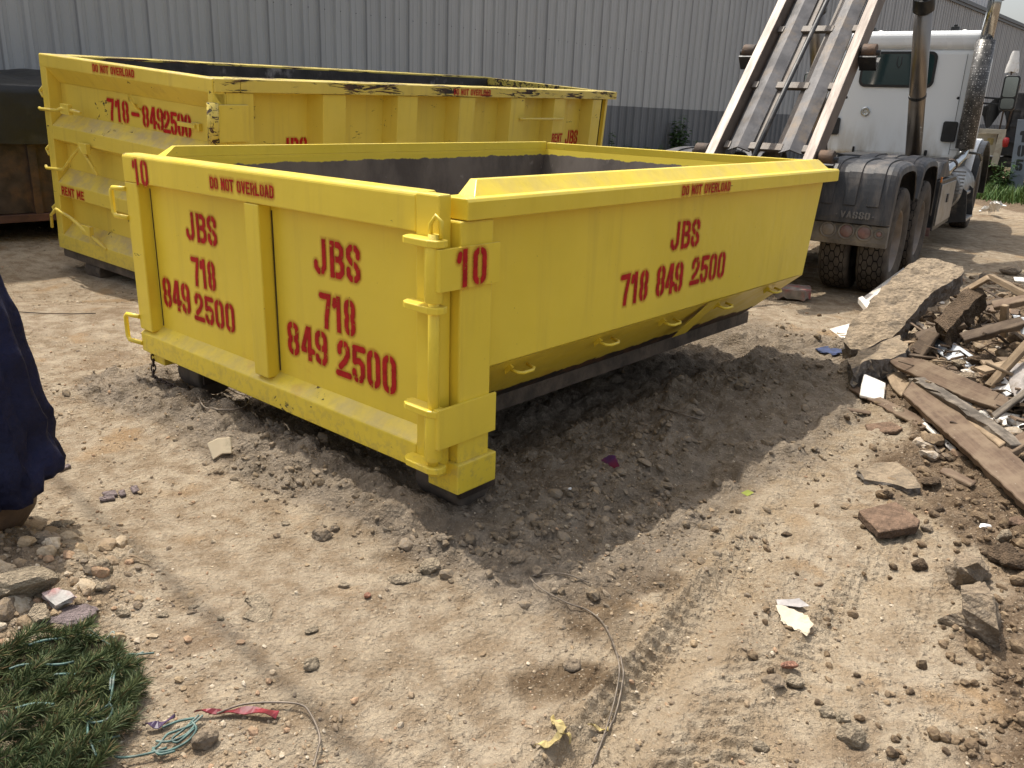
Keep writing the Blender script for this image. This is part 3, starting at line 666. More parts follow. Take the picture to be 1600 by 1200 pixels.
lettering('JBS', sp(1.585, .715), .285, .14, D1); lettering('718', sp(1.178, .495), .23, .152, D1)
lettering('849', sp(1.483, .495), .255, .155, D1); lettering('2500', sp(1.82, .51), .37, .145, D1)
lettering('DO NOT OVERLOAD', lambda u, v: (.0165, 1.538+u, .993+v), .485, .046, D1, t=.085)

def ngon_prism(pts_a, pts_b):
    n = len(pts_a); return list(pts_a)+list(pts_b), [(i, (i+1) % n, n+(i+1) % n, n+i) for i in range(n)]+[tuple(range(n))[::-1], tuple(range(n, 2*n))]
# tall dumpster -------------------------------------------------------
D2 = frame('roll_off_dumpster', (-2.5155, 6.9672, -.0994), .5599, .0753, .0211, 'tall worn yellow dumpster behind, scraped black rim, ribbed gate with bent latches')
W2, H2, L2 = 2.396, 1.795, 7.07
MB().box(-W2+.05, -.05, .125, .15, .0, 1.7).build('gate_panel', M['yellow_old'], D2)
m = MB()
m.prism([(0, 1.685), (0, H2-.01), (.01, H2), (.12, H2), (.12, 1.55)], 'x', -W2, 0)
m.prism([(0, 1.05), (0, 1.172), (.124, 1.285), (.124, 1.0)], 'x', -W2+.1, -.06)
m.prism([(0, .527), (0, .648), (.124, .775), (.124, .49)], 'x', -W2+.1, -.06)
m.prism([(0, .0), (0, .135), (.124, .262), (.124, 0)], 'x', -W2, 0)
m.box(-W2, -W2+.098, .002, .13, .136, 1.684); m.box(-.06, 0, .002, .13, .136, 1.684)
m.build('gate_frame', M['yellow_old'], D2, .006)
MB().box(-W2+.02, -.02, .03, .5, -.09, -.002).build('under_beam', M['mud_steel'], D2, .006)
for z in (1.31, .78, .22):   # bent ratchet latches on the far edge
    m = MB(); m.box(-W2-.03, -W2+.02, .02, .10, z+.14, z+.24)
    m.tube([(-W2-.06, .04, z+.10), (-W2-.10, .04, z+.15), (-W2-.02, .04, z+.2)], .018, 6)
    s0 = .5 if z > 1 else 1
    if z > 1: pts = [(-W2-.04, -.02, z), (-W2+.02, -.045, z), (-W2+.30, -.05, z+.015), (-W2+.40, -.05, z+.045), (-W2+.62, -.02, z+.03)]
    elif z > .6: pts = [(-W2-.04, -.02, z), (-W2+.02, -.045, z-.01), (-W2+.32, -.06, z+.02), (-W2+.5, -.06, z+.17), (-W2+.62, -.05, z+.26), (-W2+.76, .0, z+.03)]
    else: pts = [(-W2-.05, -.02, z-.03), (-W2+.0, -.045, z+.10), (-W2+.12, -.06, z+.18), (-W2+.35, -.06, z+.14), (-W2+.55, -.05, z+.06), (-W2+.8, .0, z-.09)]
    m.tube(pts, [.016]*(len(pts)-2)+[.024, .014], 6)
    m.box(pts[-2][0]-.03, pts[-2][0]+.10, -.062, -.02, pts[-2][2]-.05, pts[-2][2]+.04)
    m.build('latch', M['yellow_old'], D2, .003)
m = MB().tube([(-1.16, .118, 1.47), (-1.17, .06, 1.50), (-1.15, .05, 1.55), (-1.10, .06, 1.47), (-1.10, .118, 1.44)], .010, 6); m.build('hook', M['yellow_old'], D2)
MB().box(-.55, -.33, .07, .10, 1.375, 1.41).box(-.4, -.3, .09, .13, 1.36, 1.42).build('chain_bracket', M['yellow_old'], D2, .003)
# body
MB().box(-.21, -.17, .13, 6.98, .0, 1.69).build('side_wall', M['yellow_old'], D2)
MB().box(-W2+.17, -W2+.21, .13, 6.98, .0, 1.69).build('side_wall', M['yellow_old'], D2)
MB().box(-W2+.09, -.09, 6.94, 7.0, .0, 1.69).build('end_wall', M['yellow_old'], D2)
MB().box(-W2+.1, -.1, .14, 6.95, .02, .08).build('floor', M['rusty_dark'], D2)
def ribx(y0, y1, sx):
    f = (lambda x: x) if sx > 0 else (lambda x: -W2-x)
    return MB().prism([(f(-.172), y0-.05), (f(-.012), y0), (f(-.012), y1), (f(-.172), y1+.02)], 'z', .02, 1.688)
for y0, y1 in ((1.21, 1.50), (2.24, 2.55), (3.28, 3.57), (4.31, 4.62), (5.34, 5.63), (6.40, 6.66)):
    for sx in (1, -1): ribx(y0, y1, sx).build('side_rib', M['yellow_old'], D2, .005)
for sx in (1, -1):
    f = (lambda x: x) if sx > 0 else (lambda x: -W2-x)
    a, b = sorted((f(-.20), f(-.004))); MB().box(a, b, .135, .41, .02, 1.69).build('corner_post', M['yellow_old'], D2, .006)
    a, b = sorted((f(.012), f(-.212))); MB().box(a, b, .27, L2, 1.692, H2).build('side_rim', M['yellow_worn'], D2, .006)
    MB().box(a, b, .012, .262, 1.692, H2-.002).build('rim_end', M['yellow_worn'], D2, .006)
    a, b = sorted((f(-.004), f(.030)))
    if sx > 0: MB().box(a, b, -.006, .33, 1.31, 1.60).build('hinge_strap', M['yellow_old'], D2, .006)
    if sx > 0: MB().tube([(f(.02), -.02, 1.30), (f(.02), -.02, 1.615)], .045, 12).build('hinge_sleeve', M['yellow_worn'], D2)
    a = f(-.216); MB().add([(a, .14, .08), (a, 6.93, .08), (a, 6.93, H2-.02), (a, .14, H2-.02)], [(0, 1, 2, 3)]).build('inner_side', M['inside_dark'], D2, 0, 2, False)
    MB().box(*sorted((f(-.75), f(-.85))), .5, 6.9, -.22, .018).build('skid_rail', M['rusty_dark'], D2)
MB().box(-W2+.214, -.214, 6.95, L2, 1.692, H2-.003).build('end_rim', M['yellow_worn'], D2, .006)
MB().add([(-W2+.14, 6.935, .08), (-.14, 6.935, .08), (-.14, 6.935, 1.69), (-W2+.14, 6.935, 1.69)], [(0, 1, 2, 3)]).build('inner_end', M['inside_dark'], D2)
MB().tube([(.0, 4.5, 1.445), (.035, 4.54, 1.448), (.035, 5.52, 1.44), (.0, 5.56, 1.437)], .014, 8).build('grab_bar', M['yellow_old'], D2)
for X in (-.45, -1.93):
    rl = MB().tube([(X-.12, .16, -.15), (X+.12, .16, -.15)], .125, 22).build('ground_roller', M['mud_steel'], D2, .01)
g1 = lambda x0, z0: (lambda u, v: (x0+u, -.0025, z0+v))
g2 = lambda x0, z0: (lambda u, v: (x0+u, .1225, z0+v))
g3 = lambda y0, z0: (lambda u, v: (-.1675, y0+u, z0+v))
g4 = lambda y0, z0: (lambda u, v: (-.0095, y0+u, z0+v))
lettering('DO NOT OVERLOAD', g1(-1.565, 1.708), .585, .062, D2, t=.085)
lettering('718', g2(-1.58, 1.30), .30, .19, D2); lettering('-', g2(-1.25, 1.30), .13, .19, D2); lettering('849', g2(-1.09, 1.30), .29, .18, D2); lettering('2500', g2(-.80, 1.285), .36, .185, D2)
lettering('RENT ME', g1(-2.245, .54), .365, .08, D2); lettering('JBS', g2(-1.28, .90), .30, .15, D2)
lettering('JBS', g3(.855, 1.115), .31, .185, D2); lettering('RENT', g4(5.355, 1.14), .27, .11, D2); lettering('JBS', g3(6.0, 1.07), .35, .19, D2)
lettering('DO NOT OVERLOAD', lambda u, v: (.0145, 3.12+u, 1.71+v), .70, .062, D2, t=.085)

# dark covered dumpster at the far left ---------------------------------
D3 = frame('covered_dumpster', (-4.2, 10.25, 0), .721-math.pi/2, 0, 0, 'dark rusty dumpster under a black tarpaulin at the far left, behind the tall yellow one')
# local X runs along its long side towards the left end (-), Y into it
MB().box(-4.6, .8, 0.02, 1.5, .28, 1.15).build('body', M['rusty_dark'], D3, .01)
for k in range(6): MB().box(-4.4+k*.95, -4.32+k*.95, -.03, .018, .28, 1.0).build('side_rib', M['rusty_dark'], D3)
MB().box(-4.62, .82, -.05, 1.52, .20, .278).build('base_rail', simple('red brown base rail', (.10, .045, .03), .7, 0, .4, 5), D3, .005)
nx, nz = 70, 16; vs = []
for j in range(nz):
    for i in range(nx):
        x = -4.66+i*5.52/(nx-1); s = j/(nz-1); fold = fbm(np.array([x]), np.array([s*2.]), 1.6, 3, 71)[0]*.12
        if s < .5: vs.append((x, -.07-fold*.35*(1-s)+.02*math.sin(x*5+s*3), 1.0+fold*.5*(1-2*s)+s*2*.62))
        else: vs.append((x, -.05+(s-.5)*2*1.6, 1.62+.12*math.sin((s-.5)*math.pi)+fold*.9))
MB().add(vs, [(j*nx+i, j*nx+i+1, (j+1)*nx+i+1, (j+1)*nx+i) for j in range(nz-1) for i in range(nx-1)], True).build('tarpaulin', M['black_sheet'], D3)
for X in (-4.2, .3): MB().tube([(X, .1, .1), (X, 1.3, .1)], .10, 16).build('ground_roller', M['mud_steel'], D3)
# ------------------------------------------------------------------ hoist truck
def heading(e, x, y, yaw): e.matrix_world = Matrix(((math.cos(yaw), math.sin(yaw), 0, x), (-math.sin(yaw), math.cos(yaw), 0, y), (0, 0, 1, 0), (0, 0, 0, 1))); return e
T = heading(empty('hoist_truck', 'white cab roll off truck with dusty black mudguards and raised steel hoist rails', 'truck'), 2.52, 8.56, .57)
XC = .05
def uvlathe(name, prof, n, Mx, mat, parent, us, vs, a0=0, a1=2*math.pi):
    k = len(prof); V = []; F = []; UV = []
    for j, (r, h) in enumerate(prof):
        for i in range(n+1):
            q = a0+(a1-a0)*i/n; V.append(tuple(Mx @ Vector((r*math.cos(q), r*math.sin(q), h)))); UV.append((us*i/n, vs[j]))
    for j in range(k-1):
        for i in range(n): F.append((j*(n+1)+i, j*(n+1)+i+1, (j+1)*(n+1)+i+1, (j+1)*(n+1)+i))
    me = bpy.data.meshes.new(name); me.from_pydata(V, [], F); me.polygons.foreach_set('use_smooth', [True]*len(F))
    u = me.uv_layers.new(name='UVMap')
    for l in me.loops: u.data[l.index].uv = UV[l.vertex_index]
    me.materials.append(mat); o = bpy.data.objects.new(name, me); C.objects.link(o); o.parent = parent; return o
AX = Matrix.Rotation(R(90), 4, 'Y')
def wheel(x, y, r, sgn, front=False):
    """sgn +1: outer face towards +X"""
    Mx = Matrix.Translation((x, y, r)) @ AX; s = sgn
    k = r/.5
    prof = [(.285*k, -.10), (.33*k, -.128), (.42*k, -.135), (.475*k, -.128), (.493*k, -.112), (.5*k, -.08), (.502*k, 0), (.5*k, .08), (.493*k, .112), (.475*k, .128), (.42*k, .135), (.33*k, .128), (.285*k, .10)]
    vs = [-3, -2.5, -1.5, -.6, .12, .9, 2.1, 3.3, 4.08, 4.8, 5.7, 6.7, 7.2]
    t = uvlathe('tyre', prof, 56, Mx, M['tyre'], None, 34, vs)
    c = empty_part('wheel', T); t.parent = c
    ri = [(.29*k, .105*s), (.275*k, .10*s), (.268*k, .02*s), (.25*k, -.02*s), (.13*k, -.03*s if not front else .05*s), (.12*k, .02*s if not front else .09*s), (.08*k, .03*s if not front else .10*s), (0.001, .032*s if not front else .10*s)]
    MB().lathe(ri, Mx, 36).lathe([(.285*k, -.1*s), (.25*k, -.06*s), (.25*k, -.02*s)], Mx, 36).build('rim', M['rim'], c)
    return c
def empty_part(name, parent):
    o = bpy.data.objects.new(name, None); C.objects.link(o); o.parent = parent; return o
for y in (.1, 1.45):
    for x, s in ((.745, -1), (1.085, 1), (-.645, 1), (-.985, -1)): wheel(x, y, .5, s)
for x, s in ((1.06, 1), (-.96, -1)): wheel(x, 6.95, .5, s, True)
for y in (.1, 1.45): MB().tube([(-.9, y, .5), (1.0, y, .5)], .07, 12).lathe([(.02, -.22), (.17, -.12), (.2, 0), (.17, .12), (.02, .22)], Matrix.Translation((.05, y, .5)) @ Matrix.Rotation(R(90), 4, 'X'), 16).build('axle', M['rusty_dark'], T)
MB().tube([(-.9, 6.95, .45), (1., 6.95, .45)], .06, 10).build('axle', M['black_steel'], T)
# chassis
m = MB()
for x in (-.42, .42): m.box(XC+x-.05, XC+x+.05, -1.0, 8.0, .72, 1.0)
for y in (-.9, .8, 2.4, 4.2, 6): m.box(XC-.37, XC+.37, y, y+.1, .74, .98)
m.build('chassis', M['black_steel'], T, .005)
m = MB().box(XC-.5, XC+.62, 2.2, 4.7, 1.01, 1.10).box(XC-.5, XC+.5, -.2, 2.2, 1.01, 1.06).tube([(.1, 2.4, 1.16), (.7, 3.2, 1.14), (1.0, 4.4, 1.13)], .03, 6).tube([(.2, 2.9, 1.14), (.9, 3.3, 1.12)], .02, 6)
m.box(-.2, .2, 3.4, 4.6, 1.1, 1.16); m.build('deck', M['black_steel'], T, .004)
# mudguards
def guard(prof, sg, nm='mudguard', rib=True):
    f = (lambda x: x) if sg > 0 else (lambda x: 2*XC-x)
    n = len(prof); P_ = [Vector((0, y, z)) for y, z in prof]; nn = []
    for i in range(n):
        t = (P_[min(i+1, n-1)]-P_[max(i-1, 0)]).normalized(); nn.append(Vector((0, -t.z, t.y)))
    def strip(mb, x0, x1, o0, o1, i0=0, i1=n, sm=False):
        vs = []
        for i in range(i0, i1):
            for x, o in ((x0, o0), (x1, o0), (x1, o1), (x0, o1)):
                p = P_[i]+nn[i]*o; vs.append((f(x), p.y, p.z))
        k = i1-i0; fs = [(4*i+a, 4*i+(a+1) % 4, 4*(i+1)+(a+1) % 4, 4*(i+1)+a) for i in range(k-1) for a in range(4)]
        fs += [(0, 3, 2, 1), tuple(4*(k-1)+a for a in range(4))]; mb.add(vs, fs, sm)
    m = MB(); strip(m, .55, 1.15, -.014, 0)
    # rolled outer edge
    pr = [(1.149, -.002), (1.19, -.012), (1.212, -.035), (1.222, -.085), (1.21, -.088), (1.195, -.045), (1.15, -.016)]
    vs = []
    for i in range(n):
        for x, o in pr:
            p = P_[i]+nn[i]*o; vs.append((f(x), p.y, p.z))
    k = len(pr); m.add(vs, [(k*i+a, k*i+(a+1) % k, k*(i+1)+(a+1) % k, k*(i+1)+a) for i in range(n-1) for a in range(k)]+[tuple(range(k))[::-1], tuple(k*(n-1)+a for a in range(k))], False)
    g = m.build(nm, M['blk_plastic'], T, .004)
    for x in (.60, .80, 1.0):
        r = MB(); strip(r, x, x+.105, -.002, .014, next(i for i, q in enumerate(prof) if q[1] > .84), n-1); r.build('raised_rib', M['blk_plastic'], g, .004)
    return g
def smooth(pts, k=3):
    for _ in range(k):
        q = [pts[0]]
        for a, b in zip(pts[:-1], pts[1:]): q += [(a[0]*.75+b[0]*.25, a[1]*.75+b[1]*.25), (a[0]*.25+b[0]*.75, a[1]*.25+b[1]*.75)]
        pts = q+[pts[-1]]
    return pts
gA = [(-.56, .70)]+smooth([(-.555, .75), (-.50, 1.02), (-.42, 1.20), (-.12, 1.235), (.34, 1.235), (.54, 1.16), (.66, .98)], 2)+[(.70, .86)]
gB = [(.80, .86)]+smooth([(.82, .92), (.90, 1.17), (1.15, 1.235), (1.65, 1.235), (1.92, 1.20), (2.05, 1.0), (2.10, .8)], 2)+[(2.13, .6)]
for sg in (1, -1):
    ga = guard(gA, sg); guard(gB, sg)
    f = (lambda x: x) if sg > 0 else (lambda x: 2*XC-x)
    if sg > 0:
        e_ = lambda u, v: (.735+u, -.562-(-.0+(v-.0)*-.185)*0-.004+.0*v, .745+v)
        def e_(u, v): 
            z = .742+v; y = -.5555+(z-.75)*.2; return (.745+u, y-.012, z)
        lettering('.VASSO.', e_, .36, .062, ga, letter_plain('moulded lettering', (.10, .09, .08)), 'moulded_lettering', .11, .004, halo=.008)
    bx = sorted((f(.54), f(1.215)))
    lb = MB().prism([(-.53, .54), (-.53, .685), (-.50, .70), (-.45, .70), (-.45, .50), (-.515, .50)], 'x', *bx).build('light_bar', M['lightbar'], T, .004)
    for x, r in ((.705, .062), (.865, .062), (1.02, .062), (1.145, .03)):
        Mx = Matrix.Translation((f(x), -.531, .622)) @ Matrix.Rotation(R(90), 4, 'X')
        tl = MB().lathe([(r+.012, 0), (r+.012, .009), (r, .012), (r-.006, .004)], Mx, 28).build('tail_light', M['lightbar'], lb)
        MB().lathe([(r-.005, .0), (r-.012, .007), (.0005, .009)], Mx, 28).build('lens', M['lens_grey'] if x < .8 else M['lens_red'], tl)
    MB().box(bx[0], bx[1], -.535, -.44, .702, .712).build('bar_lip', M['hoist_bar'], lb, .002)
    m = MB().tube([(f(.55), .0, .93), (f(.3), .0, .93)], .03, 8).tube([(f(.55), 1.45, .93), (f(.3), 1.45, .93)], .03, 8).box(*sorted((f(.48), f(.54))), -.5, -.46, .5, .95); m.build('mudguard_bracket', M['black_steel'], T)
# tool box, steps, tank, front wing
tb = MB().box(.78, 1.20, 2.55, 4.0, .36, .95).build('tool_box', M['blk'], T, .01)
MB().box(1.202, 1.215, 2.62, 3.93, .42, .90).build('door', M['step'], tb, .004)
MB().box(1.216, 1.228, 3.2, 3.32, .66, .76).build('handle', M['black_steel'], tb, .003)
MB().box(.85, 1.18, 2.535, 2.549, .30, .40).build('reflector', M['lens_red'], tb)
MB().box(1.19, 1.205, 2.54, 2.60, .93, .99).build('side_marker', M['amber'], T)
fl = MB().prism([(2.55, .96), (2.75, 1.14), (3.1, 1.17), (3.5, .99), (3.5, .96)], 'x', .78, 1.17).build('tool_box_lid', M['blk_plastic'], T, .01)
tk = MB().tube([(.95, 4.35, .72), (.95, 6.05, .72)], .30, 28).build('fuel_tank', M['step'], T, .02)
m = MB()
for z, x in ((.32, 1.36), (.66, 1.28)): m.box(.95, x, 4.6, 5.35, z, z+.035)
m.build('step', M['step'], T, .005)
for y in (4.56, 5.36): MB().prism([(.92, .25), (1.36, .32), (1.30, .72), (.92, 1.0)], 'y', y, y+.04).build('step_bracket', M['black_steel'], T)
m = MB()
for k in range(7): m.box(1.0, 1.26, 4.3+.02*k, 4.31+.02*k+.008, .70+.045*k, .72+.045*k)
m.build('grille_plate', M['step'], T)
wp = smooth([(6.1, .45), (6.15, .85), (6.4, 1.18), (6.9, 1.30), (7.5, 1.15), (7.8, .8), (7.85, .5)], 2)
def arch(x0, x1, o, nm, mat, inner=.5):
    vs = []
    for y, z in wp:
        d = Vector((y-6.95, z-.5)).normalized()
        vs.append((x0, y+d.x*o, z+d.y*o)); vs.append((x1, y+d.x*o, z+d.y*o)); vs.append((x1, y+d.x*(o-.05), z+d.y*(o-.05))); vs.append((x0, y+d.x*(o-.05), z+d.y*(o-.05)))
    n = len(wp); MB().add(vs, [(4*i+a, 4*i+(a+1) % 4, 4*i+4+(a+1) % 4, 4*i+4+a) for i in range(n-1) for a in range(4)]+[(0, 3, 2, 1), (4*n-4, 4*n-3, 4*n-2, 4*n-1)]).build(nm, mat, T, .01)
for sg in (1, -1):
    f = (lambda x: x) if sg > 0 else (lambda x: 2*XC-x)
    arch(*sorted((f(.72), f(1.16))), .12, 'front_wing', M['white_paint']); arch(*sorted((f(1.162), f(1.25))), .09, 'wing_flare', M['blk'])
    MB().prism([(6.2, 1.1), (6.5, 1.62), (8.0, 1.5), (8.0, 1.1)], 'x', *sorted((f(.62), f(.95)))).build('bonnet_side', M['white_paint'], T, .05, 3)
MB().prism([(6.72, 1.05), (6.72, 1.95), (8.1, 1.75), (8.2, 1.05)], 'x', XC-.62, XC+.62).build('bonnet', M['white_paint'], T, .06, 3)
# cab
cx0, cx1 = -.93, 1.12
cb = MB().prism([(cx0, 5.0), (cx1, 5.0), (cx1+.01, 6.3), (cx1-.12, 6.75), (cx0+.12, 6.75), (cx0-.01, 6.3)], 'z', 1.10, 2.56).build('cab', M['cab'], T, .07, 4)
MB().prism([(cx0+.0, 4.975), (cx1-.0, 4.975), (cx1+.01, 6.2), (cx1-.15, 6.6), (cx0+.15, 6.6), (cx0-.01, 6.2)], 'z', 2.545, 2.80).build('cab_roof', M['white_paint'], T, .10, 5)
def rrect(x0, x1, z0, z1, r, n=6):
    p = []
    for cx, cz, a in ((x1-r, z1-r, 0), (x0+r, z1-r, 90), (x0+r, z0+r, 180), (x1-r, z0+r, 270)):
        for k in range(n+1): q = R(a+90*k/n); p.append((cx+r*math.cos(q), cz+r*math.sin(q)))
    return p
wf = MB().prism(rrect(-.42, .575, 2.05, 2.53, .09), 'y', 4.982, 5.01).build('rear_window', M['blk'], cb, .004)
MB().prism(rrect(-.385, .54, 2.085, 2.495, .07), 'y', 4.979, 4.9815).build('pane', M['glass'], wf)
MB().tube([(.06, 4.977, 2.46), (.06, 4.976, 2.36), (.09, 4.976, 2.31), (.12, 4.976, 2.36), (.11, 4.977, 2.46)], .006, 5).build('hanging_strap', M['blk'], wf)
for x0, x1, z0, z1 in ((.80, .985, 1.345, 1.62), (-.785, -.59, 1.37, 1.615)):
    v = MB().prism(rrect(x0, x1, z0, z1, .03), 'y', 4.96, 5.005).build('air_vent', M['blk'], cb, .008)
MB().lathe([(.066, 0), (.066, .012), (.055, .016), (.036, .010), (.0005, .014)], Matrix.Translation((-.26, 5.0, 1.71)) @ Matrix.Rotation(R(90), 4, 'X'), 24).build('round_badge', M['chrome'], cb)
for x, z in ((.92, 1.93), (-.56, 1.90), (.42, 1.72)): MB().lathe([(.02, 0), (.018, .006), (.0005, .008)], Matrix.Translation((x, 5.0, z)) @ Matrix.Rotation(R(90), 4, 'X'), 12).build('plug', M['blk'], cb)
MB().box(cx0+.06, cx1-.06, 5.02, 6.6, .98, 1.11).box(-.3, -.15, 4.97, 5.05, 1.06, 1.13).box(.62, .66, 4.97, 5.0, 1.12, 1.22).box(-.36, -.33, 4.97, 5.0, 1.12, 1.22).build('cab_mount', M['blk'], T, .01)
MB().box(.935, .94, 4.994, 5.0, 1.18, 2.5).box(.935, 1.08, 4.994, 5.0, 1.24, 1.245).build('panel_seam', M['trim'], cb)
for x in (-.42, .70):
    b = MB().box(x-.11, x+.0, 5.55, 5.68, 2.80, 2.90).box(x-.08, x-.03, 5.57, 5.66, 2.9, 2.93).build('work_lamp', M['blk'], T, .01)
    MB().lathe([(.045, 0), (.043, .03), (.03, .055), (.0005, .065)], Matrix.Translation((x+.07, 5.6, 2.80)), 14).build('dome', M['plastic_white'], b)
MB().tube([(.3, 5.7, 2.79), (.3, 5.7, 2.88)], .006, 5).build('roof_aerial', M['blk'], T)
# right hand exhaust
ex = uvlathe('exhaust_shield', [(.08, 1.271), (.118, 1.27), (.118, 2.66), (.08, 2.661)], 28, Matrix.Translation((1.135, 4.86, 0)), M['perf'], T, 22, [0, .1, 42, 42.1])
MB().tube([(1.135, 4.86, 2.62), (1.15, 4.86, 3.12), (1.155, 4.86, 3.20)], [.082, .082, .085], 20).build('stack_pipe', M['chrome'], T)
MB().tube([(1.155, 4.86, 3.14), (1.155, 4.86, 3.26), (1.155, 4.88, 3.34), (1.155, 4.98, 3.42)], [.1, .105, .1, .09], 20).build('stack_cap', M['blk'], T)
MB().tube([(1.135, 4.86, 1.34), (1.134, 4.85, 1.24), (1.12, 4.75, 1.15), (1.09, 4.5, 1.09), (1.05, 4.25, 1.03), (1.03, 4.12, .95)], .072, 16).build('exhaust_elbow', M['chrome'], T)
MB().tube([(1.07, 4.40, 1.068), (1.06, 4.34, 1.05)], .082, 16).build('pipe_clamp', M['rusty_dark'], T)
MB().tube([(1.2, 4.9, 1.22), (1.3, 5.3, 1.20), (1.28, 5.9, 1.10)], .018, 6).build('hose', M['blk'], T)
# mirror
for sg in (1, -1):
    f = (lambda x: x) if sg > 0 else (lambda x: 2*XC-x)
    mr = MB().prism(rrect(*sorted((f(1.355), f(1.565))), 1.80, 2.28, .05), 'y', 5.9, 6.02).build('mirror', M['blk'], T, .015, 3)
    MB().prism(rrect(*sorted((f(1.378), f(1.542))), 1.985, 2.255, .03), 'y', 5.893, 5.897).prism(rrect(*sorted((f(1.378), f(1.542))), 1.825, 1.965, .03), 'y', 5.893, 5.897).build('mirror_glass', M['mirror'], mr)
    MB().tube([(f(1.1), 6.2, 1.98), (f(1.37), 5.97, 1.96)], .016, 6).tube([(f(1.1), 6.2, 1.90), (f(1.37), 5.97, 1.88)], .016, 6).build('mirror_arm', M['blk'], T)
# hoist: tilted about 43 degrees
HM = Matrix.Translation((XC, -.8, 1.23)) @ Matrix.Rotation(R(42.8), 4, 'X')
def hb(m, x0, x1, y0, y1, z0, z1): return m.box(x0, x1, y0, y1, z0, z1, HM)
for s in (-1, 1):
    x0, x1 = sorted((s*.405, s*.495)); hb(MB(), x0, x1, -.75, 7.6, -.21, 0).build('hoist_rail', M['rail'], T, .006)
    x0, x1 = sorted((s*.135, s*.345))
    xm = (x0+x1)/2
    m = MB(); vs = [HM @ Vector(p) for y in (.16, 7.5) for p in ((x0, y, -.10), (xm, y, -.05), (x1, y, -.10), (x1, y, -.115), (xm, y, -.066), (x0, y, -.115))]
    m.add(vs, [(i, (i+1) % 6, 6+(i+1) % 6, 6+i) for i in range(6)]+[(0, 5, 4, 3, 2, 1), tuple(range(6, 12))]).build('hoist_channel', M['hoist'], T)
    x0, x1 = sorted((s*.085, s*.135)); hb(MB(), x0, x1, .2, 7.5, -.20, -.12).build('hoist_stringer', M['hoist_bar'], T)
    x0, x1 = sorted((s*.33, s*.405)); hb(MB(), x0, x1, .1, 7.5, -.24, -.19).build('hoist_flange', M['hoist'], T)
for y in (.18, 1.0, 1.82, 2.64, 3.5):
    hb(hb(hb(MB(), -.155, .155, y, y+.085, -.118, -.085), -.392, -.335, y, y+.085, -.118, -.085), .335, .392, y, y+.085, -.118, -.085).build('cross_bar', M['hoist_bar'], T, .004)
m = MB(); hb(m, -.38, .38, -.1, -.02, -.30, -.22); hb(m, -.38, .38, .05, .1, -.36, -.24)
for x in (-.2, .0, .22): hb(m, x, x+.05, -.12, -.0, -.24, -.14)
m.build('hoist_end_frame', M['black_steel'], T, .004)
m = MB()
for x in (-.16, .12): hb(m, x, x+.05, -.02, .02, -.30, -.14)
m.build('guide_block', M['beige'], T, .004)
m = MB().tube([HM @ Vector(p) for p in ((-.03, -.7, .02), (.0, 1.0, .03), (.03, 2.4, .035), (.06, 7.4, .03))], .024, 8); rope = m.build('winch_cable', M['black_steel'], T)
for y in (.12, 1.52, 3.2):
    for s in (-1, 1):
        rl = MB().tube([HM @ Vector((s*.515, y, -.10)), HM @ Vector((s*.64, y, -.10))], .078, 16).build('side_roller', M['rusty_dark'], T, .006)
        x0, x1 = sorted((s*.506, s*.66)); hb(hb(MB(), x0, x1, y-.10, y-.082, -.22, -.07), x0, x1, y-.10, y+.06, -.225, -.205).tube([HM @ Vector((s*.50, y, -.10)), HM @ Vector((s*.675, y, -.10))], .025, 8).build('roller_bracket', M['black_steel'], rl)
for s in (-1, 1):
    x = XC+s*.60; a = Vector((x, 3.97, 1.05)); b = Vector((x, 2.70, 2.86)); d = (b-a).normalized()
    lc = MB().tube([a, b], .098, 24).build('lift_cylinder', M['cyl'], T)
    for p0_, p1_, r_ in ((b-d*.06, b+d*.10, .118), (a+d*1.02, a+d*1.06, .104), (a-d*.03, a+d*.10, .115)): MB().tube([p0_, p1_], r_, 24).build('collar', M['blk'], lc, .006)
    MB().tube([b+d*.1, b+d*1.15], .05, 16).build('piston_rod', M['chrome'], lc)
    q = b+d*1.15; MB().tube([(q.x-.08, q.y, q.z), (q.x+.08, q.y, q.z)], .06, 12).build('rod_eye', M['black_steel'], lc)
# ------------------------------------------------------------------ far right: old flatbed, post
O = heading(empty('flatbed_truck', 'old dark flatbed truck with beige tailboard frame and red lamp behind the weeds', 'truck'), 11.0, 20.0, .57)
MB().box(-.05, 1.9, .2, 5.5, .95, 2.35).build('body', M['dark_body'], O, .03)
m = MB()
for z in (1.25, 1.6, 1.95): m.box(-.02, 1.9, .15, .198, z, z+.05)
for x in (.2, .9, 1.6): m.box(x, x+.06, .14, .2, .95, 2.35)
m.build('body_rib', M['dark_body'], O)
MB().box(-.55, .0, -.04, .04, 1.43, 1.53).prism([(-.17, .72), (-.03, .72), (.0, 1.43), (-.14, 1.43)], 'y', -.04, .04).box(-.6, -.02, .1, .14, .95, 1.43).build('tailboard_frame', M['beige'], O, .006)
MB().prism(rrect(-.35, -.22, 1.18, 1.33, .02), 'y', .085, .098).build('notice', M['yellow_tape'], O)
MB().lathe([(.0005, .09), (.06, .07), (.075, .0), (.06, -.12), (.0005, -.14)], Matrix.Translation((.03, .0, 1.28)), 14).build('tail_lamp', M['redtail'], O)
MB().box(-.75, 1.9, .3, 7, .7, .92).build('chassis', M['black_steel'], O)
MB().tube([(-.02, .02, 1.4), (.06, .1, 2.5)], .025, 6).build('stake', M['rusty_dark'], O)
nx = 16; vs = [(-.95+1.0*i/15, .1+.1*math.sin(i*1.3), 2.12+.1*math.sin(i*.8)-j*.1-.06*math.sin(i*.9)*j) for j in range(5) for i in range(nx)]
MB().add(vs, [(j*nx+i, j*nx+i+1, (j+1)*nx+i+1, (j+1)*nx+i) for j in range(4) for i in range(nx-1)], True).build('tarpaulin', M['black_sheet'], O)
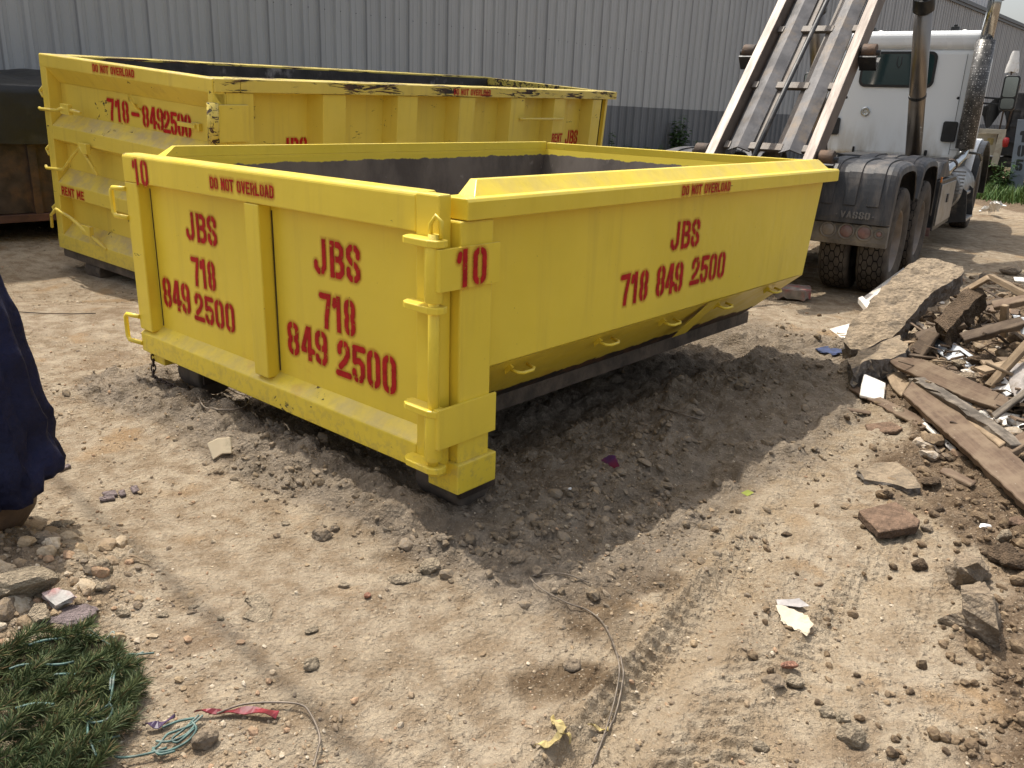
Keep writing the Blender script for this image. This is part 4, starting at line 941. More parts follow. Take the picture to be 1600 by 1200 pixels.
for x in (-.3, 1.5):
    for y in (1.2, 4.5): MB().tube([(x-.12, y, .45), (x+.12, y, .45)], .45, 22).build('tyre', M['tyre'], O, .03)
B_ = heading(empty('plastic_bag', 'white plastic bag hanging high from a stake in front of the far wall', 'bag'), 10.86, 20.05, .57)
st_ = 12; vs = []
for j in range(6):
    for i in range(st_+1):
        q = 2*math.pi*i/st_; r = (.055, .075, .085, .10, .115, .12)[j]; vs.append((.0+r*math.cos(q)*1.15+.012*math.sin(5*q), .06+r*.45*math.sin(q), 3.2-.09*j+.02*math.sin(3*q)*(j == 5)))
MB().add(vs, [(j*(st_+1)+i, j*(st_+1)+i+1, (j+1)*(st_+1)+i+1, (j+1)*(st_+1)+i) for j in range(5) for i in range(st_)], True).build('bag_skin', M['plastic_white'], B_)
MB().tube([(.0, .06, 1.2), (.0, .06, 3.2)], .018, 6).build('hanging_line', M['rusty_dark'], B_)
NP = heading(empty('number_post', 'blue grey steel post painted with the upright number 105', 'post'), 11.0, 20.0, .57)
MB().prism([(.33, .0), (.62, .0), (.50, 1.75), (.22, 1.75)], 'y', -.75, -.70).build('panel', M['post_grey'], NP, .006)
dk = letter_plain('dark painted numeral', (.02, .022, .026))
for ch, z, x in (('1', 1.28, .335), ('0', .98, .355), ('5', .68, .378)): lettering(ch, lambda u, v, x=x, z=z: (x+u-.0685*v, -.7525, z+v), .13, .24, NP, dk, 'numeral', .12, .006, halo=.01)
# ------------------------------------------------------------------ stones, clods, gravel
def unit_rock(seed, sub=3, planes=16, rough=.09):
    rg = np.random.default_rng(seed); bm = bmesh.new(); bmesh.ops.create_icosphere(bm, subdivisions=sub, radius=1)
    v = np.array([p.co for p in bm.verts]); f = np.array([[q.index for q in t.verts] for t in bm.faces]); bm.free()
    n = rg.normal(size=(planes, 3)); n /= np.linalg.norm(n, axis=1)[:, None]; d = rg.uniform(.62, .95, planes)
    q = v @ n.T; r = np.min(np.where(q > .05, d/np.maximum(q, .05), 9.), 1); r = np.minimum(r, 1.1)
    if sub > 2: r = r*(1+rough*(fbm(v[:, 0]*1.+seed, v[:, 1]+v[:, 2]*1.7, 3, 3, 3)))
    return v*r[:, None], f
def rock(px, py, w, d, h, mat, label, seed, cat='stone', name='stone', yaw=0., sink=.25, tilt=0., group=None, dz=0., planes=16):
    v, f = unit_rock(seed, 3, planes); v = v*np.array([w/2, d/2, h/2])
    p = on(px, py, 0); o = fast_mesh(name, v, f, M[mat])
    o.matrix_world = Matrix.Translation((p.x, p.y, float(Ht(np.array([p.x]), np.array([p.y]))[0])+h*(.5-sink)+dz)) @ Matrix.Rotation(yaw, 4, 'Z') @ Matrix.Rotation(tilt, 4, 'Y')
    return tag(o, label, cat, group)
def scatter(name, pts, sizes, nvar, sub, mat, kind='stuff', flat=.7, sink=.2, seed=0):
    rg = np.random.default_rng(seed); Vs = []; Fs = []; b = 0; var = [unit_rock(100+seed*50+i, sub, 12) for i in range(nvar)]
    z = Ht(pts[:, 0], pts[:, 1])
    for i, (p, s) in enumerate(zip(pts, sizes)):
        v, f = var[i % nvar]; a, b_, c = rg.uniform(0, 6.28, 3); ca, sa = math.cos(a), math.sin(a); cb, sb = math.cos(b_*.12), math.sin(b_*.12)
        q = v*np.array([rg.uniform(.75, 1.3), rg.uniform(.6, 1.), flat*rg.uniform(.6, 1.1)])*s
        q = q @ np.array([[ca, -sa, 0], [sa, ca, 0], [0, 0, 1]]).T; q = q @ np.array([[cb, 0, sb], [0, 1, 0], [-sb, 0, cb]]).T
        Vs.append(q+np.array([p[0], p[1], z[i]+s*flat*(.5-sink)])); Fs.append(f+b); b += len(v)
    o = fast_mesh(name, np.concatenate(Vs), np.concatenate(Fs), mat); tag(o, kind=kind); return o
def view_pts(n, rmin, rmax, seed, amax=38):
    rg = np.random.default_rng(seed); a = R(rg.uniform(-amax, amax, n)) if False else np.radians(rg.uniform(-amax, amax, n)); r = rmin*(rmax/rmin)**rg.uniform(0, 1, n)
    return np.stack([r*np.sin(a), r*np.cos(a)], -1), rg
def stone_mat(name, cols):
    t = NT(name); i = t.node('NewGeometry').outputs['Random Per Island']; r = t.node('ValToRGB'); t.set(r.inputs[0], i); el = r.color_ramp.elements
    r.color_ramp.interpolation = 'CONSTANT'
    while len(el) < len(cols): el.new(.5)
    for k, c in enumerate(cols): el[k].position = k/len(cols); el[k].color = (*c, 1)
    c = t.co(); k = t.mix(t.ramp(t.noise(c, 60, 5), .4, .65, 0, .6), r.outputs[0], (.30, .22, .135)); t.bump(t.noise(c, 150, 4), .004); return t.fin(k, .92, 0, .15)
gm = stone_mat('mixed gravel', [(.36, .27, .17), (.30, .22, .14), (.46, .37, .26), (.25, .20, .15), (.33, .25, .17), (.55, .47, .36), (.20, .16, .12), (.38, .25, .16)])
cm = stone_mat('dry earth crumbs', [(.21, .172, .128), (.17, .138, .102), (.25, .205, .155), (.14, .113, .083)])
dm = stone_mat('dark soil crumbs', [(.15, .105, .066), (.11, .075, .046), (.18, .13, .085), (.085, .06, .04)])
P, rg = view_pts(60000, 1.4, 14, 3)
den = .12+.5*sst(-.05, .3, fbm(P[:, 0], P[:, 1], 1.3, 3, 81))+.5*(P[:, 0] < -.4)*(P[:, 1] > 1.5)*sst(-.1, .25, fbm(P[:, 0], P[:, 1], .9, 2, 83))
k = rg.uniform(0, 1, len(P)) < den*.8*(1-.6*mudmask(P[:, 0], P[:, 1])); P = P[k]
scatter('gravel', P, np.clip(rg.lognormal(-5.5, .5, len(P)), .002, .016)*(1+.05*np.hypot(P[:, 0], P[:, 1])), 9, 1, gm, seed=1)
P, rg = view_pts(30000, 1.5, 9, 5); md = mudmask(P[:, 0], P[:, 1]); X, Y = d1loc(P[:, 0], P[:, 1])
k = (rg.uniform(0, 1, len(P)) < md**1.2*(.15+.85*sst(-.15, .2, fbm(P[:, 0], P[:, 1], 2, 2, 85)))) & ~((X < -.5) & (Y > .9)); P = P[k]
scatter('earth_crumbs', P, np.clip(rg.lognormal(-4.75, .55, len(P)), .004, .035), 8, 2, cm, flat=.8, seed=2)
P, rg = view_pts(26000, 1.6, 8.5, 7); sm = soilmask(P[:, 0], P[:, 1]); lm = leftheap(P[:, 0], P[:, 1])
k = rg.uniform(0, 1, len(P)) < .03*(P[:, 0] > .7)+sm*.62; P = P[k]
scatter('soil_crumbs', P, np.clip(rg.lognormal(-4.65, .55, len(P)), .004, .04), 8, 2, dm, flat=.85, seed=3)
P, rg = view_pts(14000, 1.6, 4, 9); lm = leftheap(P[:, 0], P[:, 1]); k = rg.uniform(0, 1, len(P)) < lm*.5; P = P[k]
scatter('rubble_gravel', P, np.clip(rg.lognormal(-4.4, .6, len(P)), .005, .05), 8, 2, gm, flat=.75, seed=4)

ROCKS = [
 (1566, 880, .12, .10, .09, 'rock_dark', 'dark brown clod right of the rounded brown rock', 13, .2),
 (1592, 892, .17, .09, .07, 'rock_dark', 'long dark clod touching the right edge of the picture', 14, -.3),
 (1548, 985, .06, .05, .04, 'rock_pale', 'small pale stone tucked right of the sharp grey rock', 15, 0),
 (1436, 886, .075, .06, .05, 'rock_dark', 'dark clod lying alone left of the rounded brown rock', 16, .3),
 (1385, 779, .06, .055, .05, 'rock_dark', 'dark clod just above the brown clay tile', 17, 0),
 (1467, 804, .065, .05, .045, 'rock_dark', 'dark clod right of the brown clay tile', 18, .5),
 (1446, 833, .05, .045, .035, 'rock', 'small round brown stone below the right corner of the clay tile', 19, 0),
 (1452, 762, .10, .08, .05, 'rock_dark', 'blocky dark clod at the right tip of the flat broken concrete piece', 20, .2),
 (1567, 846, .085, .05, .05, 'rock_pale', 'white grey lump of mortar below the long plank', 21, .6),
 (1590, 828, .11, .06, .04, 'tile', 'reddish broken tile lump at the right edge below the long plank', 22, .2),
 (1538, 827, .055, .035, .02, 'plastic_white', 'white chalky flake left of the mortar lump', 23, .4),
 (1330, 1157, .085, .065, .06, 'rock_pale', 'pale tan stone with a dark underside near the bottom right', 24, .2),
 (1316, 1128, .045, .04, .035, 'rock_pale', 'small pale stone right behind the pale tan stone', 25, 0),
 (1292, 1118, .055, .045, .03, 'rock_pale', 'flat tan stone left behind the pale tan stone', 26, 0),
 (1186, 1172, .05, .035, .02, 'rock_pale', 'egg shaped flat pebble at the bottom edge of the wheel rut', 27, -.4),
 (1206, 1070, .075, .06, .04, 'rock', 'grey brown cobble, left one of two beside the pink brick chip', 28, .2),
 (1240, 1073, .055, .05, .04, 'rock_pale', 'tan cobble, right one of two below the pink brick chip', 29, 0),
 (1232, 1048, .06, .03, .02, 'brick', 'pink brick chip lying on the track', 30, .35),
 (1228, 837, .045, .032, .022, 'rock_dark', 'dark flat stone lying alone in the middle of the track', 31, 0),
 (895, 1045, .055, .04, .032, 'rock', 'grey pebble with a pink top on bare dirt below the dumpster shadow', 32, .3),
 (675, 892, .085, .07, .05, 'rock_pale', 'tan block of hard earth in front of the dumpster corner', 33, .7),
 (628, 908, .14, .06, .03, 'rock_pale', 'flat cracked crust of earth left of the tan block', 34, .2),
 (808, 884, .07, .055, .05, 'rock', 'grey clod at the tip of the dumpster shadow', 35, .4),
 (838, 898, .05, .045, .035, 'rock', 'small grey clod at the outer tip of the shadow, right of the bigger one', 36, 0),
 (504, 843, .085, .055, .055, 'rock', 'grey brown stone block in front of the gate', 37, .2),
 (524, 832, .045, .04, .03, 'rock', 'small stone tucked behind the grey brown block', 38, 0),
 (537, 918, .04, .03, .022, 'rock_pale', 'rounded pebble left of the cracked crust', 39, 0),
 (574, 935, .03, .025, .022, 'brick', 'tiny pink stone below the cracked crust', 40, .4),
 (487, 1043, .055, .045, .035, 'rock_pale', 'pale squarish stone in the cable shadow', 41, .3),
 (488, 988, .045, .035, .025, 'rock_pale', 'pale rounded stone right of the flaky crust', 42, .5),
 (446, 822, .035, .03, .02, 'rock_pale', 'small pale stone left of the grey brown block', 43, .5),
 (162, 898, .075, .065, .05, 'rock_pale', 'pale angular stone on the left, lit by the sun', 44, .3),
 (142, 903, .05, .045, .045, 'rock', 'brown stone tucked left of the pale angular stone', 45, 0),
 (145, 925, .085, .05, .03, 'rock_pale', 'flat tan stone below the pale angular stone', 46, .1),
 (95, 822, .095, .06, .035, 'rock_pale', 'flat pale stone near the hem of the blue cover', 47, .2),
 (75, 858, .075, .06, .05, 'rock', 'grey stone in the shadow below the drum', 48, .2),
 (110, 965, .16, .12, .03, 'rock_pink', 'flat mauve stone plate above the greenery', 49, .2),
 (62, 968, .10, .07, .045, 'rock_pale', 'pale rounded stone left of the mauve plate', 50, -.7),
 (20, 930, .26, .15, .10, 'rock_pale', 'large pale broken stone at the left edge', 51, .1),
 (92, 990, .05, .04, .03, 'rock', 'small grey stone touching the mauve plate', 52, 0),
 (193, 962, .045, .035, .03, 'rock_pale', 'light grey pebble right of the mauve plate', 53, 0),
 (255, 965, .04, .028, .02, 'rock_pale', 'pale oval pebble left of the cable shadow', 54, .3),
 (300, 958, .03, .025, .018, 'rock', 'grey pebble lying in the cable shadow', 55, 0),
 (303, 950, .032, .02, .015, 'rock_pale', 'orange tan pebble behind the grey one in the cable shadow', 56, .4),
 (345, 971, .028, .022, .016, 'rock_pale', 'whitish pebble on the right of the cable shadow', 57, 0),
 (320, 1168, .075, .05, .05, 'rock', 'dark brown angular stone by the tangled green wire', 58, .9),
 (187, 1003, .035, .028, .02, 'rock_pale', 'pale stone caught under the wire at the top of the greenery', 59, 0),
 (330, 592, .05, .04, .03, 'rock_dark', 'dark stone under the left end of the gate', 60, 0),
 (183, 575, .045, .04, .03, 'rock', 'grey stone on the dirt left of the hanging chain', 61, .2),
 (1540, 438, .16, .10, .12, 'slab', 'grey concrete lump behind the pale gable battens on the heap', 62, .4),
 (1490, 462, .30, .16, .14, 'slab', 'rough concrete lump wedged under the big slab', 63, .5),
 (1440, 500, .24, .18, .18, 'rock_dark', 'dark lump in the shade beneath the big slab', 64, .1),
 (1580, 428, .3, .2, .16, 'rock', 'grey brown lump at the top of the heap by the right edge', 66, .2),
 (1515, 600, .20, .14, .06, 'rock', 'flat brown stone between the planks on the heap', 67, .2),
 (1500, 572, .16, .08, .06, 'rock_pale', 'pale broken plaster lump beside the grooved panel', 68, .4),
 (1540, 575, .22, .13, .09, 'rock_dark', 'dark lump right of the grooved panel', 69, .1),
 (1575, 560, .18, .12, .09, 'rock_dark', 'dark lump behind the leaning pale batten', 70, .6),
 (1590, 610, .15, .1, .05, 'plastic_grey', 'crumpled grey plastic between white sheets at the right edge', 71, .1),
 (950, 860, .03, .025, .02, 'rock_pale', 'whitish chip inside the dumpster shadow', 72, .1),
 (890, 768, .022, .02, .014, 'plastic_white', 'tiny white scrap in the dark mud', 73, .3)]
for (px, py, w_, d_, h_, mt, lb, sd, yw) in ROCKS: rock(px, py, w_, d_, h_, mt, lb, sd, yaw=yw, planes=8 if mt in ('rock_pink', 'slab') else 13)
# ------------------------------------------------------------------ slabs and boards of the heap
def board(name, label, cat, poly, plane, thick, mat, rough=0., jag=0., grid=0., bevel=.004, absz=False, grain=True, parent=None):
    """poly: outline seen in the photograph; plane: three (px, py, height) fixing where the board really lies"""
    q = [at(*p) if absz else on(*p) for p in plane]; n = (q[1]-q[0]).cross(q[2]-q[0]).normalized()
    if n.z < 0: n = -n
    cam0 = Vector((0, 0, CH)); pts = []
    for px, py in poly:
        d = Vector(ray(px, py)); t = (q[0]-cam0).dot(n)/d.dot(n); pts.append(cam0+d*t)
    L_ = max(range(len(pts)), key=lambda i: (pts[(i+1) % len(pts)]-pts[i]).length)
    ax = (pts[(L_+1) % len(pts)]-pts[L_]).normalized(); ay = n.cross(ax)
    c = sum(pts, Vector())/len(pts); Mw = Matrix(((ax.x, ay.x, n.x, c.x), (ax.y, ay.y, n.y, c.y), (ax.z, ay.z, n.z, c.z), (0, 0, 0, 1)))
    inv = Mw.inverted(); loc = [inv @ p for p in pts]
    if jag:
        out = []; rg = random.Random(label)
        for a, b in zip(loc, loc[1:]+loc[:1]):
            k = max(1, int((b-a).length/.035))
            for i in range(k): out.append(a.lerp(b, i/k)+Vector((rg.uniform(-jag, jag), rg.uniform(-jag, jag), 0)))
        loc = out
    bm = bmesh.new(); vs = [bm.verts.new((p.x, p.y, 0)) for p in loc]; f = bm.faces.new(vs)
    if f.normal.z < 0: f.normal_flip()
    if rough:
        bmesh.ops.triangulate(bm, faces=bm.faces[:])
        for _ in range(3):
            es = [e for e in bm.edges if e.calc_length() > (grid or .05)]
            if es: bmesh.ops.subdivide_edges(bm, edges=es, cuts=1, use_grid_fill=False); bmesh.ops.triangulate(bm, faces=bm.faces[:])
    r = bmesh.ops.extrude_face_region(bm, geom=bm.faces[:]); rg = random.Random(label+'b'); ev = [v for v in r['geom'] if isinstance(v, bmesh.types.BMVert)]
    es = set(ev)
    for v in ev: v.co += Vector((rg.uniform(-jag, jag)*1.2, rg.uniform(-jag, jag)*1.2, -thick*(1+(rg.uniform(-.18, .18) if jag else 0))))
    if rough:
        es = [e for e in bm.edges if abs(e.verts[0].co.z-e.verts[1].co.z) > .6*thick]
        nv = bmesh.ops.subdivide_edges(bm, edges=es, cuts=3)['geom_inner']
        for v in nv:
            if isinstance(v, bmesh.types.BMVert): v.co += Vector((rg.uniform(-1, 1)*(jag+.004), rg.uniform(-1, 1)*(jag+.004), rg.uniform(-.3, .3)*thick*.25))
        for v in bm.verts:
            z = float(fbm(np.array([v.co.x+c.x]), np.array([v.co.y+c.y]), 6, 3, 9)[0])*rough; v.co.z += z
    bmesh.ops.recalc_face_normals(bm, faces=bm.faces); me = bpy.data.meshes.new(name); bm.to_mesh(me); bm.free(); me.materials.append(M[mat])
    o = bpy.data.objects.new(name, me); C.objects.link(o); o.matrix_world = Mw
    if bevel: b = o.modifiers.new('bevel', 'BEVEL'); b.width = bevel; b.segments = 1; b.limit_method = 'ANGLE'; b.angle_limit = R(40)
    return tag(o, label, cat)
board('concrete_slab', 'big dirt topped concrete slab tilted up on the left of the rubble heap', 'slab',
      [(1440, 401), (1468, 404), (1506, 414), (1503, 428), (1470, 447), (1440, 472), (1420, 498), (1395, 528), (1372, 536), (1350, 548), (1330, 545), (1317, 532), (1330, 505), (1352, 480), (1375, 452), (1405, 425)],
      [(1440, 401, .64), (1506, 414, .62), (1322, 538, .13)], .15, 'slab', .035, .010, .045, 0, True)
board('concrete_chunk', 'long broken concrete chunk lying below the foot of the big slab', 'slab', [(1322, 562), (1340, 548), (1405, 526), (1420, 540), (1416, 548), (1345, 568), (1330, 575)], [(1322, 562, .15), (1405, 526, .17), (1418, 545, .16)], .13, 'slab', .04, .012, .03, 0)
board('concrete_chunk', 'dark narrow concrete chunk leaning right of the big slab', 'slab', [(1460, 500), (1480, 478), (1515, 450), (1535, 452), (1538, 460), (1500, 490), (1478, 512)], [(1465, 505, .24), (1520, 452, .30), (1538, 460, .28)], .12, 'rock_dark', .05, .012, .03, 0)
board('plank', 'pinkish brown plank lying across the middle of the heap', 'plank', [(1388, 563), (1405, 557), (1440, 560), (1510, 590), (1575, 620), (1577, 632), (1556, 638), (1510, 622), (1400, 573)], [(1395, 566, .13), (1440, 560, .15), (1560, 632, .12)], .035, 'wood_brown', 0, .002)
board('plank', 'longest brown plank running from the heap down to the right edge', 'plank', [(1410, 614), (1428, 592), (1520, 655), (1600, 722), (1650, 765), (1650, 835), (1600, 788), (1500, 695)], [(1412, 612, .10), (1428, 592, .11), (1600, 760, .10)], .04, 'wood_brown', 0, .003)
board('timber', 'split weathered grey timber between the two brown planks', 'timber', [(1432, 592), (1446, 590), (1500, 622), (1560, 662), (1604, 694), (1600, 708), (1565, 682), (1480, 632)], [(1440, 592, .10), (1446, 590, .13), (1600, 700, .09)], .06, 'wood_grey', 0, .004)
board('batten', 'pale batten leaning up to the right edge of the heap', 'batten', [(1537, 600), (1549, 604), (1608, 540), (1600, 530)], [(1540, 602, .12), (1549, 604, .12), (1602, 533, .30)], .03, 'wood_light')
board('batten', 'short upright pale batten standing among the dark roots', 'batten', [(1563, 525), (1576, 526), (1578, 476), (1567, 474)], [(1563, 525, .10), (1576, 526, .10), (1570, 475, .34)], .022, 'wood_light')
board('batten', 'pale batten sloping down to the right from the gable shaped pair', 'batten', [(1535, 432), (1545, 427), (1625, 468), (1622, 480)], [(1535, 432, .38), (1545, 427, .40), (1610, 470, .22)], .045, 'wood_light', 0, .002)
board('batten', 'thin pale strip sloping down to the left from the gable shaped pair', 'batten', [(1498, 454), (1503, 459), (1545, 436), (1541, 429)], [(1500, 456, .28), (1503, 459, .28), (1543, 432, .40)], .018, 'wood_light')
board('board', 'thin muddy board lying on the dirt under the white board', 'board', [(1325, 606), (1340, 603), (1450, 655), (1453, 665), (1440, 668)], [(1330, 606, .03), (1345, 605, .035), (1446, 662, .04)], .018, 'wood_brown', 0, .003)
board('board', 'short orange brown board end under the crossing planks', 'board', [(1380, 576), (1396, 572), (1424, 594), (1408, 618), (1394, 606)], [(1382, 578, .05), (1396, 572, .06), (1410, 612, .05)], .02, 'wood_light', 0, .002)
board('white_board', 'small white board spattered with dirt, propped on the muddy board', 'board', [(1350, 583), (1384, 598), (1381, 627), (1343, 617)], [(1350, 583, .10), (1384, 598, .07), (1343, 617, .06)], .02, 'white_board', 0, .002)
board('white_board', 'white triangular board sticking out behind the big slab', 'board', [(1349, 464), (1412, 418), (1425, 430), (1362, 482)], [(1350, 466, .10), (1412, 418, .30), (1364, 480, .12)], .02, 'white_board')
board('white_bar', 'short white bar across the lower end of the triangular board', 'board', [(1341, 465), (1348, 462), (1364, 480), (1358, 485)], [(1342, 466, .13), (1348, 462, .13), (1360, 482, .13)], .05, 'white_board')
board('white_sheet', 'cream sheet lying flat left of the big slab', 'sheet', [(1296, 514), (1337, 503), (1345, 515), (1320, 531)], [(1296, 514, .02), (1337, 503, .03), (1320, 531, .02)], .008, 'white_board', 0, .002, 0, 0)
board('grooved_panel', 'pale blue grey grooved panel half buried in the heap', 'panel', [(1447, 536), (1470, 521), (1531, 562), (1521, 574), (1492, 570)], [(1447, 536, .06), (1470, 521, .09), (1521, 574, .05)], .015, 'grey_panel')
board('trim_strip', 'white trim strip on the dirt beside the longest plank', 'strip', [(1440, 661), (1446, 658), (1495, 700), (1488, 704)], [(1440, 661, .04), (1446, 658, .045), (1490, 702, .03)], .014, 'white_board')
board('trim_strip', 'pinkish thin strip below the white trim strip', 'strip', [(1428, 664), (1436, 664), (1478, 700), (1470, 706)], [(1428, 664, .02), (1436, 664, .02), (1475, 703, .02)], .008, 'wood_light', 0, .002)
board('white_sheet', 'white plastic sheet piece at the foot of the leaning batten', 'sheet', [(1545, 608), (1568, 588), (1582, 600), (1580, 615), (1560, 625)], [(1545, 608, .08), (1568, 588, .12), (1560, 625, .07)], .006, 'plastic_white', 0, .003)
board('white_sheet', 'long white sheet scrap under the right end of the pinkish plank', 'sheet', [(1530, 640), (1560, 642), (1612, 652), (1612, 672), (1570, 664), (1540, 655)], [(1530, 640, .05), (1612, 652, .08), (1570, 664, .05)], .006, 'plastic_white', 0, .003)
board('white_sheet', 'narrow white sheet scrap tucked under the pinkish plank', 'sheet', [(1488, 612), (1520, 632), (1522, 640), (1500, 632)], [(1488, 612, .07), (1520, 632, .07), (1500, 632, .06)], .006, 'plastic_white', 0, .003)
board('white_sheet', 'grey white crumpled sheet at the right edge above the long white scrap', 'sheet', [(1576, 572), (1612, 560), (1620, 600), (1590, 628), (1580, 612)], [(1576, 572, .14), (1612, 560, .2), (1590, 628, .1)], .01, 'plastic_grey', .02, .004)
board('torn_sheet', 'pale blue torn panel behind the upright batten', 'panel', [(1580, 490), (1612, 500), (1615, 530), (1595, 522)], [(1580, 490, .26), (1612, 500, .28), (1595, 522, .2)], .012, 'grey_panel', 0, .003)
board('white_strip', 'white strip near the top right of the heap', 'strip', [(1583, 432), (1612, 434), (1612, 440), (1585, 438)], [(1583, 432, .30), (1612, 434, .31), (1585, 438, .30)], .02, 'plastic_white')
def hullrock(label, pts, mat, noise=.008, cuts=3, cat='stone', name='stone'):
    """a broken stone: the convex hull of corner points lying on and above the dirt, roughened"""
    q = [on(*p) for p in pts]; c = sum(q, Vector())/len(q); bm = bmesh.new()
    for p in q: bm.verts.new(p-c)
    bmesh.ops.convex_hull(bm, input=bm.verts[:]); bmesh.ops.delete(bm, geom=[v for v in bm.verts if not v.link_faces], context='VERTS')
    for k in range(cuts): bmesh.ops.subdivide_edges(bm, edges=[e for e in bm.edges if e.calc_length() > .025], cuts=1, use_grid_fill=True); bmesh.ops.triangulate(bm, faces=bm.faces[:])
    bm.normal_update()
    for v in bm.verts:
        o = v.co+c; v.co += v.normal*noise*(float(fbm(np.array([o.x+o.z*1.3]), np.array([o.y-o.z]), 16, 4, 8)[0])*2.2-.3)
    bmesh.ops.recalc_face_normals(bm, faces=bm.faces); me = bpy.data.meshes.new(name); bm.to_mesh(me); bm.free(); me.materials.append(M[mat])
    o = bpy.data.objects.new(name, me); C.objects.link(o); o.location = c; return tag(o, label, cat)
hullrock('large sharp edged grey rock with a flat dusty face, front right', [(1499, 918, .15), (1538, 908, .15), (1556, 930, .17), (1562, 985, .10), (1566, 1022, .0), (1545, 1012, .0), (1505, 985, .02), (1500, 950, .10), (1560, 950, .0), (1520, 915, .0)], 'rock')
hullrock('low pointed stone sticking out left under the sharp edged rock', [(1462, 968, .02), (1490, 955, .07), (1508, 950, .07), (1530, 985, .05), (1540, 1005, .0), (1500, 992, .0), (1470, 975, .0)], 'rock')
hullrock('rounded brown rock leaning behind the sharp grey rock at the right edge', [(1479, 885, .05), (1492, 866, .09), (1515, 861, .10), (1536, 870, .10), (1548, 892, .08), (1535, 915, .04), (1505, 924, .0), (1484, 914, .0), (1500, 885, .13), (1545, 900, .0), (1525, 880, .13)], 'rock', .012)
board('concrete_flake', 'flat broken concrete piece lying on the dirt left of the longest plank', 'slab', [(1340, 736), (1368, 722), (1402, 722), (1426, 740), (1440, 764), (1418, 766), (1385, 755), (1352, 750)], [(1340, 736, .035), (1402, 722, .045), (1430, 765, .035)], .05, 'slab', .02, .004, .03, 0)
board('clay_tile', 'square brown clay tile lying flat on the dirt', 'tile', [(1341, 797), (1400, 783), (1438, 812), (1433, 821), (1374, 831)], [(1341, 797, .045), (1400, 783, .05), (1374, 831, .05)], .035, 'tile', 0, .002)
board('stick', 'short flat stick half sunk in dark soil below the flake', 'stick', [(1468, 735), (1477, 727), (1526, 752), (1518, 758)], [(1468, 735, .03), (1477, 727, .03), (1522, 755, .03)], .015, 'wood_brown', 0, .002)
board('tile_shard', 'reddish tile shard lying left of the trim strips', 'tile', [(1352, 662), (1392, 658), (1412, 668), (1400, 674), (1358, 674)], [(1352, 662, .025), (1392, 658, .03), (1400, 674, .025)], .02, 'tile', 0, .003)
board('splinter', 'thin brown splinter lying in front of the muddy board', 'stick', [(1320, 640), (1324, 636), (1362, 642), (1360, 646)], [(1320, 640, .015), (1324, 636, .015), (1361, 645, .015)], .01, 'wood_brown', 0, .002)
board('warning_block', 'short grey timber block with faded red paint beside the rear tyres', 'block', [(1212, 450), (1226, 443), (1266, 446), (1268, 453), (1258, 455)], [(1212, 450, .11), (1226, 443, .11), (1266, 450, .11)], .085, 'wood_block' if 'wood_block' in M else 'wood_grey', 0, .001)
board('yellow_plate', 'shard of cream ceramic plate standing in the mud before the gate', 'shard', [(324, 692), (340, 684), (361, 683), (363, 708), (348, 709), (333, 718)], [(324, 692, .085), (361, 683, .085), (335, 716, .03)], .008, 'plate' if 'plate' in M else 'white_board', 0, .001)
for i, (pl, lb) in enumerate([([(158, 768), (180, 764), (184, 772), (165, 775)], 'grey slate chip, the rear one of the small cluster left of the gate'), ([(154, 776), (178, 772), (180, 778), (156, 782)], 'grey slate chip, the front one of the small cluster left of the gate'),
        ([(184, 766), (194, 763), (198, 772), (188, 774)], 'dark slate chip at the right end of the small cluster'), ([(203, 760), (214, 756), (219, 766), (208, 769)], 'single slate chip right of the small cluster'), ([(87, 730), (108, 723), (111, 727), (95, 735)], 'larger slate chip beside the blue cover')]):
    board('slate_chip', lb, 'slate', pl, [(*pl[0], .02), (*pl[1], .022), (*pl[2], .014)], .014, 'rock_pink', 0, .001)
board('mud_flake', 'cream flaky crust of paper lying on the dirt in the foreground', 'flake', [(383, 932), (398, 928), (410, 940), (424, 952), (420, 972), (404, 970), (384, 965), (394, 950)], [(383, 932, .02), (410, 940, .022), (404, 970, .012)], .008, 'rock_pale', .02, .009, .02, 0)
board('paper_scrap', 'folded white paper scrap lying in the wheel track', 'paper', [(1215, 946), (1240, 950), (1262, 962), (1268, 975), (1262, 990), (1238, 980), (1222, 968)], [(1215, 946, .025), (1240, 950, .03), (1262, 990, .018)], .004, 'paper', .02, .003, .02, 0)
board('dark_scrap', 'dark strip of packaging behind the folded paper scrap', 'scrap', [(1216, 938), (1250, 938), (1262, 946), (1240, 948), (1218, 945)], [(1216, 938, .02), (1250, 938, .025), (1240, 948, .015)], .004, 'plastic_grey', .01, .003)
board('wrapper', 'small red and blue wrapper on the mud in the dumpster shadow', 'wrapper', [(936, 722), (952, 712), (960, 712), (968, 728), (950, 732)], [(936, 722, .015), (956, 712, .06), (960, 730, .015)], .003, 'redblue', .03, .002, .02, 0)
board('leaf', 'single yellow green leaf on the sunny dirt', 'leaf', [(1158, 770), (1168, 765), (1178, 770), (1168, 775)], [(1158, 770, .02), (1168, 765, .03), (1178, 770, .018)], .002, 'leaf_pale', 0, .001, 0, 0)
board('white_lump', 'white paper by the grass behind the truck', 'paper', [(1535, 326), (1548, 318), (1566, 314), (1570, 322), (1552, 328)], [(1535, 326, .1), (1566, 314, .3), (1552, 328, .1)], .05, 'plastic_white', .12, .03, .08, 0)
board('plank', 'dark rotten plank lying behind the short upright batten', 'plank', [(1498, 520), (1600, 492), (1640, 486), (1642, 500), (1600, 506), (1506, 532)], [(1500, 522, .20), (1600, 492, .28), (1506, 532, .19)], .03, 'wood_dark', 0, .004)
board('batten', 'thin grey lath crossing the white scraps at the right edge', 'batten', [(1548, 646), (1612, 598), (1617, 604), (1554, 653)], [(1548, 646, .13), (1612, 598, .22), (1554, 653, .13)], .015, 'wood_grey')
